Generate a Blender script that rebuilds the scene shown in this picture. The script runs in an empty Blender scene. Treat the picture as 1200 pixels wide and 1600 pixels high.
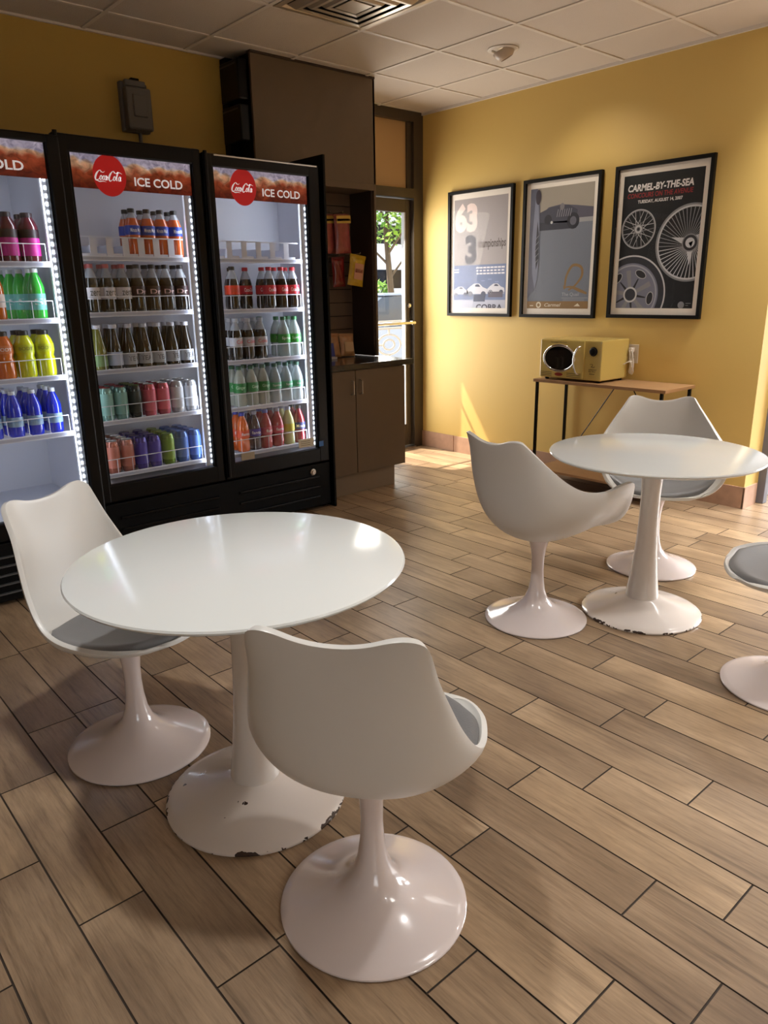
import bpy, bmesh, math, random
from mathutils import Vector, Matrix
random.seed(7)
S = bpy.context.scene
COL = S.collection
PI = math.pi

# ------------------------------------------------------------------ camera
cam = bpy.data.cameras.new('camera'); camo = bpy.data.objects.new('camera', cam); COL.objects.link(camo)
Rv, Uv, Fv = Vector((0.749576, -0.661733, -0.015638)), Vector((0.20107, 0.205125, 0.957859)), Vector((0.630639, 0.721133, -0.286811))
M = Matrix.Identity(4)
for i in range(3):
    M[i][0] = Rv[i]; M[i][1] = Uv[i]; M[i][2] = -Fv[i]
M[2][3] = 1.43
camo.matrix_world = M
cam.sensor_fit = 'HORIZONTAL'; cam.sensor_width = 36; cam.lens = 1153.16 / 1200 * 36
cam.clip_start = 0.02; cam.clip_end = 200
S.camera = camo
# ------------------------------------------------------------------ view, world, sun
S.view_settings.view_transform = 'Standard'; S.view_settings.look = 'None'
S.view_settings.gamma = 1; S.view_settings.use_curve_mapping = False
S.view_settings.exposure = 0.0
W = bpy.data.worlds.new('sky'); S.world = W; W.use_nodes = True
bg = W.node_tree.nodes['Background']; bg.inputs[0].default_value = (0.78, 0.88, 1.0, 1); bg.inputs[1].default_value = 2.4


def lamp(kind, name, loc, direction, energy, color=(1, 1, 1), **kw):
    l = bpy.data.lights.new(name, kind); l.energy = energy; l.color = color
    for k, v in kw.items(): setattr(l, k, v)
    o = bpy.data.objects.new(name, l); COL.objects.link(o); o.location = loc
    o.rotation_euler = Vector(direction).to_track_quat('-Z', 'Y').to_euler()
    return o


lamp('SUN', 'sun', (4, 9, 8), (0.34, -1, -1.5), 13.0, (1, .9, .74), angle=0.012)
# daylight entering the big windows of the seating area (right of and behind the camera) and the shop door
lamp('AREA', 'daylight_east_window', (7.4, -0.2, 1.35), (-1, 0.2, -0.95), 170, (.96, .98, 1.0), shape='RECTANGLE', size=2.5, size_y=1.8, spread=1.65)
lamp('AREA', 'daylight_south_window', (-1.4, -3.35, 1.4), (0.3, 1, -1.0), 14, (1.0, .97, .92), shape='RECTANGLE', size=1.7, size_y=1.8, spread=1.6)
lamp('AREA', 'daylight_shop_door', (4.37, 5.2, 1.25), (0.05, -1, -0.25), 36, (1, .93, .84), shape='RECTANGLE', size=.7, size_y=1.8)


# ------------------------------------------------------------------ materials
MATS = {}


def mat(name, color=(.5, .5, .5), rough=.5, metal=0, emit=None, es=0, alpha=1, coat=0, spec=None, trans=0, bump=None, ior=None, vary=None):
    if name in MATS: return MATS[name]
    m = bpy.data.materials.new(name); m.use_nodes = True
    nt = m.node_tree; p = nt.nodes['Principled BSDF']
    p.inputs['Base Color'].default_value = (*color, 1); p.inputs['Roughness'].default_value = rough
    p.inputs['Metallic'].default_value = metal; p.inputs['Alpha'].default_value = alpha
    p.inputs['Coat Weight'].default_value = coat
    p.inputs['Transmission Weight'].default_value = trans
    if spec is not None: p.inputs['Specular IOR Level'].default_value = spec
    if ior: p.inputs['IOR'].default_value = ior
    if emit: p.inputs['Emission Color'].default_value = (*emit, 1); p.inputs['Emission Strength'].default_value = es
    tc = nt.nodes.new('ShaderNodeTexCoord'); n = nt.nodes.new('ShaderNodeTexNoise')
    nt.links.new(tc.outputs['Object'], n.inputs['Vector'])
    sc, am = bump or (60, .01)
    n.inputs['Scale'].default_value = sc
    b = nt.nodes.new('ShaderNodeBump'); b.inputs['Strength'].default_value = am; b.inputs['Distance'].default_value = .01
    nt.links.new(n.outputs['Fac'], b.inputs['Height'])
    if am > .02: nt.links.new(b.outputs['Normal'], p.inputs['Normal'])
    if vary:
        vs, va = vary
        n2 = nt.nodes.new('ShaderNodeTexNoise'); n2.inputs['Scale'].default_value = vs; n2.inputs['Detail'].default_value = 4
        nt.links.new(tc.outputs['Object'], n2.inputs['Vector'])
        mx = nt.nodes.new('ShaderNodeMix'); mx.data_type = 'RGBA'
        mx.inputs['A'].default_value = (*[c * (1 - va) for c in color], 1); mx.inputs['B'].default_value = (*[min(1, c * (1 + va)) for c in color], 1)
        nt.links.new(n2.outputs['Fac'], mx.inputs['Factor']); nt.links.new(mx.outputs['Result'], p.inputs['Base Color'])
    MATS[name] = m
    return m


def srgb(r, g, b):
    f = lambda c: (c / 255) / 12.92 if c / 255 <= .04045 else (((c / 255) + .055) / 1.055) ** 2.4
    return (f(r), f(g), f(b))


def glass_mat(name, tint=(1, 1, 1), refl=.08, graz=.6):
    if name in MATS: return MATS[name]
    m = bpy.data.materials.new(name); m.use_nodes = True; nt = m.node_tree; nt.nodes.clear()
    o = nt.nodes.new('ShaderNodeOutputMaterial'); t = nt.nodes.new('ShaderNodeBsdfTransparent'); t.inputs[0].default_value = (*tint, 1)
    g = nt.nodes.new('ShaderNodeBsdfGlossy'); g.inputs['Roughness'].default_value = .02
    mx = nt.nodes.new('ShaderNodeMixShader'); lw = nt.nodes.new('ShaderNodeLayerWeight'); lw.inputs[0].default_value = .5
    pw = nt.nodes.new('ShaderNodeMath'); pw.operation = 'POWER'; pw.inputs[1].default_value = 5; nt.links.new(lw.outputs['Facing'], pw.inputs[0])
    ma = nt.nodes.new('ShaderNodeMath'); ma.operation = 'MULTIPLY_ADD'; ma.inputs[1].default_value = graz; ma.inputs[2].default_value = refl * .35; nt.links.new(pw.outputs[0], ma.inputs[0])
    nt.links.new(ma.outputs[0], mx.inputs[0]); nt.links.new(t.outputs[0], mx.inputs[1]); nt.links.new(g.outputs[0], mx.inputs[2]); nt.links.new(mx.outputs[0], o.inputs[0])
    MATS[name] = m
    return m


WHITE = mat('white_gloss_plastic', srgb(226, 220, 214), .28, coat=.3)
SHELLW = mat('satin_white_shell', srgb(221, 219, 214), .34)
BLACK = mat('black_painted_metal', (.004, .004, .0045), .3, spec=.22)
BLACKP = mat('black_matte_plastic', (.003, .003, .0033), .5, spec=.15)
GREYC = mat('grey_vinyl', srgb(118, 117, 118), .45, bump=(220, .08))
LINER = mat('white_liner', srgb(216, 218, 228), .45)
RAIL = mat('white_shelf_rail', srgb(228, 230, 240), .4)
CHROME = mat('chrome', (.8, .8, .8), .12, 1)
STEEL = mat('brushed_steel', (.55, .5, .44), .35, 1)
LAM = mat('brown_laminate', srgb(104, 87, 70), .5, vary=(14, .06))
LAMD = mat('dark_brown_laminate', srgb(62, 48, 40), .55, vary=(14, .06))
BRONZE = mat('bronze_aluminium', srgb(84, 74, 62), .4, .3)
GLASS = glass_mat('clear_glass', (1, 1, 1), .08)
PGLASS = glass_mat('picture_glass', (1, 1, 1), .018, .12)
DGLASS = glass_mat('cooler_glass', (.96, .97, .97), .06)


# ------------------------------------------------------------------ mesh helpers
class MB:
    def __init__(s): s.v = []; s.f = []; s.m = []; s.mats = []; s.sm = []

    def mi(s, m):
        if m not in s.mats: s.mats.append(m)
        return s.mats.index(m)

    def add(s, vs, fs, m, smooth=False):
        o = len(s.v); s.v += [tuple(v) for v in vs]; k = s.mi(m)
        for f in fs: s.f.append([i + o for i in f]); s.m.append(k); s.sm.append(smooth)
        return s

    def box(s, x0, x1, y0, y1, z0, z1, m, b=0):
        x0, x1 = min(x0, x1), max(x0, x1); y0, y1 = min(y0, y1), max(y0, y1); z0, z1 = min(z0, z1), max(z0, z1)
        if b:
            bm = bmesh.new(); bmesh.ops.create_cube(bm, size=1)
            for v in bm.verts: v.co = Vector(((x0 + x1) / 2 + v.co.x * (x1 - x0), (y0 + y1) / 2 + v.co.y * (y1 - y0), (z0 + z1) / 2 + v.co.z * (z1 - z0)))
            bmesh.ops.bevel(bm, geom=bm.edges[:], offset=b, segments=2, profile=.5, affect='EDGES')
            bm.verts.index_update()
            s.add([v.co for v in bm.verts], [[v.index for v in f.verts] for f in bm.faces], m); bm.free(); return s
        vs = [(x, y, z) for x in (x0, x1) for y in (y0, y1) for z in (z0, z1)]
        return s.add(vs, [(0, 1, 3, 2), (4, 6, 7, 5), (0, 4, 5, 1), (2, 3, 7, 6), (0, 2, 6, 4), (1, 5, 7, 3)], m)

    def lathe(s, prof, m, n=32, c=(0, 0, 0), ax='z', a0=0, a1=2 * PI, cap=True):
        full = abs(a1 - a0 - 2 * PI) < 1e-6; k = n if full else n + 1; vs = []; fs = []
        for (r, z) in prof:
            for i in range(k):
                a = a0 + (a1 - a0) * i / n; p = (r * math.cos(a), r * math.sin(a), z)
                if ax == 'y': p = (p[0], p[2], -p[1])
                if ax == 'x': p = (p[2], p[0], p[1])
                vs.append((p[0] + c[0], p[1] + c[1], p[2] + c[2]))
        for j in range(len(prof) - 1):
            for i in range(n):
                i2 = (i + 1) % k; fs.append((j * k + i, j * k + i2, (j + 1) * k + i2, (j + 1) * k + i))
        if cap and full:
            if prof[0][0] > 1e-5: fs.append(list(range(k))[::-1])
            if prof[-1][0] > 1e-5: fs.append([(len(prof) - 1) * k + i for i in range(k)])
        return s.add(vs, fs, m, True)

    def tube(s, pts, r, m, n=8):
        P = [Vector(p) for p in pts]; vs = []; fs = []
        up = None
        for i, p in enumerate(P):
            t = (P[min(i + 1, len(P) - 1)] - P[max(i - 1, 0)]).normalized()
            if up is None: up = Vector((0, 0, 1)) if abs(t.z) < .9 else Vector((1, 0, 0))
            a = t.cross(up).normalized(); b = a.cross(t); up = b
            rr = r[i] if isinstance(r, (list, tuple)) else r
            for k in range(n):
                q = 2 * PI * k / n; vs.append(p + a * math.cos(q) * rr + b * math.sin(q) * rr)
        for i in range(len(P) - 1):
            for k in range(n): fs.append((i * n + k, i * n + (k + 1) % n, (i + 1) * n + (k + 1) % n, (i + 1) * n + k))
        fs.append(list(range(n))[::-1]); fs.append([(len(P) - 1) * n + k for k in range(n)])
        return s.add(vs, fs, m, True)

    def build(s, name, parent=None, smooth=None):
        me = bpy.data.meshes.new(name); me.from_pydata(s.v, [], s.f)
        for m in s.mats: me.materials.append(m)
        for p, k, q in zip(me.polygons, s.m, s.sm): p.material_index = k; p.use_smooth = q if smooth is None else smooth
        bm = bmesh.new(); bm.from_mesh(me); bmesh.ops.recalc_face_normals(bm, faces=bm.faces); bm.to_mesh(me); bm.free()
        if any(s.sm) or smooth:
            try: me.set_sharp_from_angle(angle=math.radians(38))
            except Exception: pass
        o = bpy.data.objects.new(name, me); COL.objects.link(o)
        if parent: o.parent = parent
        return o


def tag(o, label=None, cat=None, group=None, kind=None):
    if label: o['label'] = label
    if cat: o['category'] = cat
    if group: o['group'] = group
    if kind: o['kind'] = kind
    return o


def thing(name, label, cat, loc=(0, 0, 0), rz=0, group=None):
    o = bpy.data.objects.new(name, None); COL.objects.link(o); o.location = loc; o.rotation_euler = (0, 0, rz)
    o.empty_display_size = .1
    return tag(o, label, cat, group)


def struct(name, mb, label=None): return tag(mb.build(name), label, None, None, 'structure')


def copy_tree(o, parent=None):
    c = o.copy(); COL.objects.link(c); c.parent = parent
    for ch in [x for x in bpy.data.objects if x.parent == o]: copy_tree(ch, c)
    return c


def crom(P, t):
    n = len(P) - 1; x = min(max(t, 0), 1) * n; i = min(int(x), n - 1); f = x - i
    p0, p1, p2, p3 = [P[max(0, min(n, j))] for j in (i - 1, i, i + 1, i + 2)]
    return tuple(.5 * (2 * b + (c - a) * f + (2 * a - 5 * b + 4 * c - d) * f * f + (3 * b - a - 3 * c + d) * f ** 3) for a, b, c, d in zip(p0, p1, p2, p3))


def text_tris(body, offset=0.0, shear=0, res=3, spacing=1):
    cu = bpy.data.curves.new('t', 'FONT'); cu.body = body; cu.offset = offset; cu.shear = shear; cu.resolution_u = res; cu.space_character = spacing
    o = bpy.data.objects.new('t', cu); COL.objects.link(o)
    dg = bpy.context.evaluated_depsgraph_get(); me = bpy.data.meshes.new_from_object(o.evaluated_get(dg))
    vs = [(v.co.x, v.co.y) for v in me.vertices]; fs = [list(p.vertices) for p in me.polygons]
    bpy.data.objects.remove(o); bpy.data.curves.remove(cu); bpy.data.meshes.remove(me)
    x0 = min(v[0] for v in vs); x1 = max(v[0] for v in vs); y0 = min(v[1] for v in vs); y1 = max(v[1] for v in vs)
    return [((x - x0) / (x1 - x0), (y - y0) / (y1 - y0)) for x, y in vs], fs


def ribbon(pts, ws, n=10):
    """variable width flat stroke through pts -> quads"""
    N = (len(pts) - 1) * n; L = []
    for i in range(N + 1):
        t = i / N; p = crom(pts, t); w = crom([(a,) for a in ws], t)[0]
        q = crom(pts, min(1, t + .002)); r = crom(pts, max(0, t - .002)); d = Vector((q[0] - r[0], q[1] - r[1]))
        d = d.normalized() if d.length > 1e-9 else Vector((1, 0)); nn = Vector((-d.y, d.x)) * w / 2
        L.append(((p[0] + nn.x, p[1] + nn.y), (p[0] - nn.x, p[1] - nn.y)))
    return [[L[i][0], L[i + 1][0], L[i + 1][1], L[i][1]] for i in range(N)]


def clip(poly, r):
    x0, y0, x1, y1 = r
    for (ins, inter) in ((lambda p: p[0] >= x0, lambda a, b: (x0, a[1] + (b[1] - a[1]) * (x0 - a[0]) / (b[0] - a[0]))),
                         (lambda p: p[0] <= x1, lambda a, b: (x1, a[1] + (b[1] - a[1]) * (x1 - a[0]) / (b[0] - a[0]))),
                         (lambda p: p[1] >= y0, lambda a, b: (a[0] + (b[0] - a[0]) * (y0 - a[1]) / (b[1] - a[1]), y0)),
                         (lambda p: p[1] <= y1, lambda a, b: (a[0] + (b[0] - a[0]) * (y1 - a[1]) / (b[1] - a[1]), y1))):
        out = []
        for i in range(len(poly)):
            a, b = poly[i - 1], poly[i]
            if ins(b):
                if not ins(a): out.append(inter(a, b))
                out.append(b)
            elif ins(a): out.append(inter(a, b))
        poly = out
        if len(poly) < 3: return []
    return poly


class Art:
    """flat print: 2-D shapes placed on a plane; o = lower-left corner, X/Y axes, each layer 0.15 mm proud of the last"""
    def __init__(s, o, X, Y, w, h): s.o = Vector(o); s.X = Vector(X); s.Y = Vector(Y); s.N = s.X.cross(s.Y); s.w = w; s.h = h; s.mb = MB(); s.r = (0, 0, w, h)

    def P(s, p, l): return s.o + s.X * p[0] + s.Y * p[1] + s.N * (.0002 * l)

    def poly(s, pts, m, l=1):
        q = clip([tuple(p) for p in pts], s.r)
        if len(q) >= 3: s.mb.add([s.P(p, l) for p in q], [list(range(len(q)))], m)

    def rect(s, x0, y0, x1, y1, m, l=1): s.poly([(x0, y0), (x1, y0), (x1, y1), (x0, y1)], m, l)

    def ell(s, cx, cy, rx, ry, m, l=1, n=40): s.poly([(cx + rx * math.cos(2 * PI * i / n), cy + ry * math.sin(2 * PI * i / n)) for i in range(n)], m, l)

    def ring(s, cx, cy, r0, r1, m, l=1, n=56, ky=1.0):
        for i in range(n):
            a, b = 2 * PI * i / n, 2 * PI * (i + 1) / n
            s.poly([(cx + r * math.cos(t), cy + ky * r * math.sin(t)) for r, t in ((r0, a), (r1, a), (r1, b), (r0, b))], m, l)

    def line(s, a, b, w, m, l=1, w2=None):
        d = Vector((b[0] - a[0], b[1] - a[1])).normalized(); n = Vector((-d.y, d.x)); w2 = w if w2 is None else w2
        s.poly([(a[0] + n.x * w / 2, a[1] + n.y * w / 2), (a[0] - n.x * w / 2, a[1] - n.y * w / 2), (b[0] - n.x * w2 / 2, b[1] - n.y * w2 / 2), (b[0] + n.x * w2 / 2, b[1] + n.y * w2 / 2)], m, l)

    def text(s, body, x, y, w, h, m, l=1, **k):
        vs, fs = text_tris(body, **k)
        for f in fs: s.poly([(x + vs[i][0] * w, y + vs[i][1] * h) for i in f], m, l)

    def stroke(s, pts, ws, m, l=1, n=10):
        for q in ribbon(pts, ws, n): s.poly(q, m, l)

    def build(s, name, parent): return s.mb.build(name, parent)


def script_logo(art, x, y, w, m, l):
    """the flowing two-word script on the red disc, drawn in a 10 x 4 box"""
    k = w / 10.0
    def st(p, ws): art.stroke([(x + (a + .22 * b) * k, y + b * k) for a, b in p], [q * k for q in ws], m, l, 6)
    for dx, big in ((0, True), (4.9, True)):
        st([(dx + 1.9, 2.9), (dx + 1.75, 3.5), (dx + 1.1, 3.5), (dx + .35, 2.4), (dx + .1, 1.1), (dx + .6, .3), (dx + 1.3, .7), (dx + 1.7, 1.1)], [.12, .3, .25, .55, .6, .4, .2, .1])
    st([(1.9, 3.3), (2.6, 3.0), (3.2, 3.4)], [.25, .2, .1])
    def o_(cx): st([(cx + .35, 1.9), (cx, 1.9), (cx - .3, 1.2), (cx - .05, .55), (cx + .35, .8), (cx + .45, 1.5), (cx + .2, 1.9)], [.2, .3, .38, .3, .2, .36, .2])
    def c_(cx): st([(cx + .4, 1.6), (cx + .15, 1.95), (cx - .25, 1.3), (cx - .05, .6), (cx + .5, .9)], [.22, .3, .4, .3, .12])
    def a_(cx): o_(cx); st([(cx + .5, 1.9), (cx + .42, .9), (cx + .55, .55), (cx + .85, .9)], [.3, .34, .25, .1])
    o_(2.0); c_(2.95); a_(3.75)
    st([(4.45, 1.35), (4.95, 1.45)], [.22, .22])
    o_(6.9); st([(7.5, .9), (8.0, 2.6), (8.1, 3.4), (7.8, 3.3), (7.75, 2.0), (7.7, .9), (7.95, .55), (8.2, .8)], [.12, .22, .2, .25, .38, .36, .22, .1]); a_(8.75)
    st([(6.5, 3.3), (7.4, 3.0), (8.4, 3.35), (9.6, 2.9)], [.2, .28, .3, .08])
    st([(.9, .25), (1.8, -.05), (3.0, .1), (4.2, -.1)], [.3, .35, .25, .06])


# ================================================================== STRUCTURE
ZC = 2.877
# floor of wood-look tiles, running along Y
FW, FL = .1622, .6483
offs = {0: 1.101, 1: .695, 2: .5265, 3: 1.024, 4: .781, 5: 1.1755, 6: 1.1035, -1: .6115, -4: 1.82, -6: 1.822, -3: 1.19, -2: .86, 7: .77, 8: .9, 9: .55}


def floor_mat():
    m = bpy.data.materials.new('wood_look_tile'); m.use_nodes = True; nt = m.node_tree; p = nt.nodes['Principled BSDF']; N = nt.nodes.new; L = nt.links.new
    at = N('ShaderNodeAttribute'); at.attribute_name = 'plank'; tc = N('ShaderNodeTexCoord')
    off = N('ShaderNodeVectorMath'); off.operation = 'MULTIPLY_ADD'; off.inputs[1].default_value = (37, 53, 19); L(at.outputs['Color'], off.inputs[0]); L(tc.outputs['Object'], off.inputs[2])
    def noise(scale, sx, sy, detail, rough=.55, dist=0):
        mp = N('ShaderNodeVectorMath'); mp.operation = 'MULTIPLY'; mp.inputs[1].default_value = (sx, sy, 1); L(off.outputs[0], mp.inputs[0])
        n = N('ShaderNodeTexNoise'); n.inputs['Scale'].default_value = scale; n.inputs['Detail'].default_value = detail; n.inputs['Roughness'].default_value = rough; n.inputs['Distortion'].default_value = dist
        L(mp.outputs[0], n.inputs['Vector']); return n.outputs['Fac']
    big = noise(1.0, 5, 2.2, 3, .5, .3); grain = noise(1.0, 95, 5, 6, .62, .4); fine = noise(1.0, 300, 26, 2); band = noise(1, 26, 1.3, 4, .6, 1.2)
    def ramp(src, stops):
        r = N('ShaderNodeValToRGB'); L(src, r.inputs[0]); e = r.color_ramp.elements
        while len(e) < len(stops): e.new(.5)
        for q, (pos, c) in zip(e, stops): q.position = pos; q.color = (*c, 1)
        return r.outputs[0]
    base = ramp(big, [(.3, srgb(134, 112, 90)), (.5, srgb(161, 137, 110)), (.7, srgb(183, 158, 129))])
    def mul(a, b, fac=1):
        x = N('ShaderNodeMix'); x.data_type = 'RGBA'; x.blend_type = 'MULTIPLY'; x.inputs['Factor'].default_value = fac; L(a, x.inputs['A']); L(b, x.inputs['B']); return x.outputs['Result']
    g = ramp(grain, [(.3, (.55, .52, .50)), (.46, (.9, .89, .88)), (.6, (1.05, 1.05, 1.04))]); bd = ramp(band, [(.28, (.45, .42, .4)), (.4, (.9, .89, .88)), (.7, (1.08, 1.07, 1.05))]); fi = ramp(fine, [(.3, (.88, .88, .88)), (.6, (1.03, 1.03, 1.03))])
    c = mul(mul(mul(base, g, .7), bd, .8), fi)
    sep = N('ShaderNodeSeparateColor'); L(at.outputs['Color'], sep.inputs[0])
    tint = ramp(sep.outputs[0], [(0, (.70, .67, .66)), (.4, (.93, .91, .9)), (1, (1.14, 1.12, 1.08))]); c = mul(c, tint)
    L(c, p.inputs['Base Color'])
    rr = N('ShaderNodeMapRange'); rr.inputs['To Min'].default_value = .26; rr.inputs['To Max'].default_value = .44; L(grain, rr.inputs[0]); L(rr.outputs[0], p.inputs['Roughness'])
    b = N('ShaderNodeBump'); b.inputs['Strength'].default_value = .12; b.inputs['Distance'].default_value = .002; L(grain, b.inputs['Height']); L(b.outputs[0], p.inputs['Normal'])
    return m


def make_floor():
    g = mat('dark_grout', srgb(66, 54, 44), .85); FM = floor_mat()
    vs, fs, mi, cols = [], [], [], []
    X0, X1, Y0, Y1 = -2.6, 7.6, -3.5, 5.1
    vs += [(X0, Y0, -.0035), (X1, Y0, -.0035), (X1, Y1, -.0035), (X0, Y1, -.0035)]; fs.append((0, 1, 2, 3)); mi.append(0); cols.append((0, 0, 0, 1))
    gw, e, d = .0018, .0007, .0012
    def quad(q, k, c):
        o = len(vs); vs.extend(q); fs.append((o, o + 1, o + 2, o + 3)); mi.append(k); cols.append(c)
    k = math.floor((X0 - 1.174) / FW)
    while 1.174 + k * FW < X1:
        xa, xb = max(X0, 1.174 + k * FW + gw), min(X1, 1.174 + (k + 1) * FW - gw)
        o = offs.get(k, random.random() * FL); y = o - math.ceil((o - Y0) / FL + 1) * FL
        while y < Y1:
            ya, yb = max(Y0, y + gw), min(Y1, y + FL - gw); y += FL
            if yb - ya < .01 or xb - xa < .01: continue
            c = (random.random(), random.random(), random.random(), 1)
            quad([(xa + e, ya + e, 0), (xb - e, ya + e, 0), (xb - e, yb - e, 0), (xa + e, yb - e, 0)], 1, c)
            for A, B, a2, b2 in (((xa, ya), (xb, ya), (xb - e, ya + e), (xa + e, ya + e)), ((xb, ya), (xb, yb), (xb - e, yb - e), (xb - e, ya + e)), ((xb, yb), (xa, yb), (xa + e, yb - e), (xb - e, yb - e)), ((xa, yb), (xa, ya), (xa + e, ya + e), (xa + e, yb - e))):
                quad([(*A, -d), (*B, -d), (*a2, 0), (*b2, 0)], 0, c)
                quad([(*A, -.0035), (*B, -.0035), (*B, -d), (*A, -d)], 0, c)
        k += 1
    me = bpy.data.meshes.new('floor'); me.from_pydata(vs, [], fs); me.materials.append(g); me.materials.append(FM)
    a = me.attributes.new('plank', 'FLOAT_COLOR', 'FACE') if False else me.color_attributes.new('plank', 'FLOAT_COLOR', 'CORNER')
    for p, k, c in zip(me.polygons, mi, cols):
        p.material_index = k
        for li in p.loop_indices: a.data[li].color = c
    fo = bpy.data.objects.new('floor', me); COL.objects.link(fo); tag(fo, None, None, None, 'structure')


make_floor()

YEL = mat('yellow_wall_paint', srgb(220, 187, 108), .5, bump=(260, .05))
CEILM = mat('white_ceiling_tile', srgb(214, 203, 192), .9, bump=(180, .25))
TBAR = mat('white_ceiling_grid', srgb(226, 217, 207), .5)
DARKP = mat('neutral_wall_paint', srgb(170, 155, 135), .8)
# ceiling
c = MB(); c.box(-2.6, 7.6, -3.5, 5.2, ZC, ZC + .1, CEILM)
gx, gy, gp = 4.40, 4.355, .6265
for k in range(-11, 6):
    x = gx + k * gp
    if -2.6 < x < 7.6: c.box(x - .012, x + .012, -3.5, 5.1, ZC - .006, ZC + .01, TBAR)
for k in range(-13, 2):
    y = gy + k * gp
    if y > -3.5: c.box(-2.6, 7.6, y - .012, y + .012, ZC - .0055, ZC + .01, TBAR)
c.box(4.887, 4.905, 1.98, 5.1, ZC - .02, ZC, TBAR); c.box(-2.6, 2.8, 4.672, 4.69, ZC - .012, ZC, TBAR)
struct('ceiling', c)
w = MB(); w.box(-2.6, 3.06, 4.69, 4.82, 0, ZC, mat('mustard_wall_paint', srgb(192, 158, 78), .55, bump=(260, .05))); struct('wall_back', w)  # yellow wall paint, its colour darkened for the shade over the coolers
w = MB(); w.box(3.06, 3.87, 5.1, 5.22, 0, ZC + .1, LAMD); w.box(3.06, 3.09, 4.82, 5.1, 0, ZC, LAMD); struct('wall_front', w)
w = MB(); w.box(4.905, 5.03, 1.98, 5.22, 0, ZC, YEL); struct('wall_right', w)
w = MB(); w.box(6.05, 7.6, 1.98, 2.10, 0, ZC, YEL); w.box(5.115, 6.05, 1.98, 2.10, 2.16, ZC, YEL); w.box(5.03, 5.115, 1.98, 2.10, 0, ZC, YEL); struct('wall_north', w)
w = MB(); w.box(-2.72, -2.6, -3.5, 4.82, 0, ZC, DARKP); struct('wall_left', w)


def wall_with_hole(name, ax, pos, a0, a1, h0, h1, z0, z1):
    w = MB(); t = .12
    def bx(p, q, za, zb):
        if ax == 'x': w.box(pos, pos + t, p, q, za, zb, YEL)
        else: w.box(p, q, pos - t, pos, za, zb, YEL)
    bx(a0, h0, 0, ZC); bx(h1, a1, 0, ZC); bx(h0, h1, 0, z0); bx(h0, h1, z1, ZC)
    struct(name, w)
    f = MB()
    def fb(p, q, za, zb):
        if ax == 'x': f.box(pos + .02, pos + .08, p, q, za, zb, BRONZE)
        else: f.box(p, q, pos - .08, pos - .02, za, zb, BRONZE)
    n = 3
    for i in range(n + 1):
        c_ = h0 + (h1 - h0) * i / n; fb(max(h0, c_ - .03), min(h1, c_ + .03), z0, z1)
    fb(h0, h1, z0, z0 + .05); fb(h0, h1, z1 - .05, z1)
    return f


f1 = wall_with_hole('wall_east', 'x', 7.6, -3.5, 2.1, -1.5, 1.1, .35, 2.3)
o = struct('window_1', f1)
g = MB(); g.box(7.65, 7.655, -1.47, 1.07, .4, 2.25, GLASS); g.build('window_glass', o)
f2 = wall_with_hole('wall_south', 'y', -3.5, -2.6, 7.6, -2.3, -.5, .35, 2.3)
o = struct('window_2', f2)
g = MB(); g.box(-2.27, -.53, -3.555, -3.55, .4, 2.25, GLASS); g.build('window_glass', o)

# baseboards of rosy stone tile
STONE = mat('rosy_stone_tile', srgb(178, 142, 118), .45, vary=(18, .22))
bb = MB()
y = 5.06
while y > 1.98:
    bb.box(4.893, 4.905, max(1.972, y - .45) + .0015, y - .0015, .001, .146, STONE); y -= .455
struct('baseboard_right', bb)
bb = MB(); bb.box(4.893, 5.085, 1.968, 1.98, .001, .146, STONE); struct('baseboard_return', bb)

# shopfront door in the far corner
dr = MB()
dr.box(4.795, 4.905, 5.02, 5.14, 0, ZC, BRONZE); dr.box(3.87, 3.94, 5.02, 5.14, 0, ZC, BRONZE)
dr.box(3.94, 4.795, 5.02, 5.14, 2.20, 2.275, BRONZE); dr.box(3.94, 4.795, 5.02, 5.14, 2.80, ZC, BRONZE)
dr.box(4.745, 4.795, 5.05, 5.12, 2.275, 2.80, BRONZE)
dr.box(3.94, 4.795, 5.0, 5.16, 0.001, .012, STEEL)
door = struct('door_1', dr)
d = MB(); d.box(4.735, 4.79, 5.06, 5.11, .02, 2.19, BRONZE, .003); d.box(3.945, 4.02, 5.06, 5.11, .02, 2.19, BRONZE, .003)
d.box(4.02, 4.735, 5.062, 5.108, 2.085, 2.19, BRONZE); d.box(4.02, 4.735, 5.062, 5.108, .02, .22, BRONZE)
leaf = d.build('door_leaf', door)
d = MB(); d.box(4.02, 4.735, 5.083, 5.087, .22, 2.085, GLASS); d.build('glass_pane', leaf)
d = MB(); d.box(4.722, 4.736, 5.065, 5.105, .22, 2.085, mat('pale_gasket', srgb(205, 205, 205), .5)); d.build('gasket', leaf)
d = MB(); d.tube([(4.0, 5.0, 1.15), (4.785, 5.0, 1.15)], .014, CHROME, 12); d.box(4.755, 4.785, 5.0, 5.06, 1.135, 1.165, CHROME); d.build('push_bar', door)
d = MB(); d.lathe([(.021, 0), (.021, -.012), (.012, -.02), (0, -.02)], CHROME, 20, (4.765, 5.06, 1.30), 'y'); d.build('deadbolt', door)
d = MB(); d.box(3.94, 4.745, 5.07, 5.1, 2.275, 2.80, mat('tan_blind', srgb(196, 160, 112), .7, bump=(30, .05))); d.build('transom_panel', door)

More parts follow.
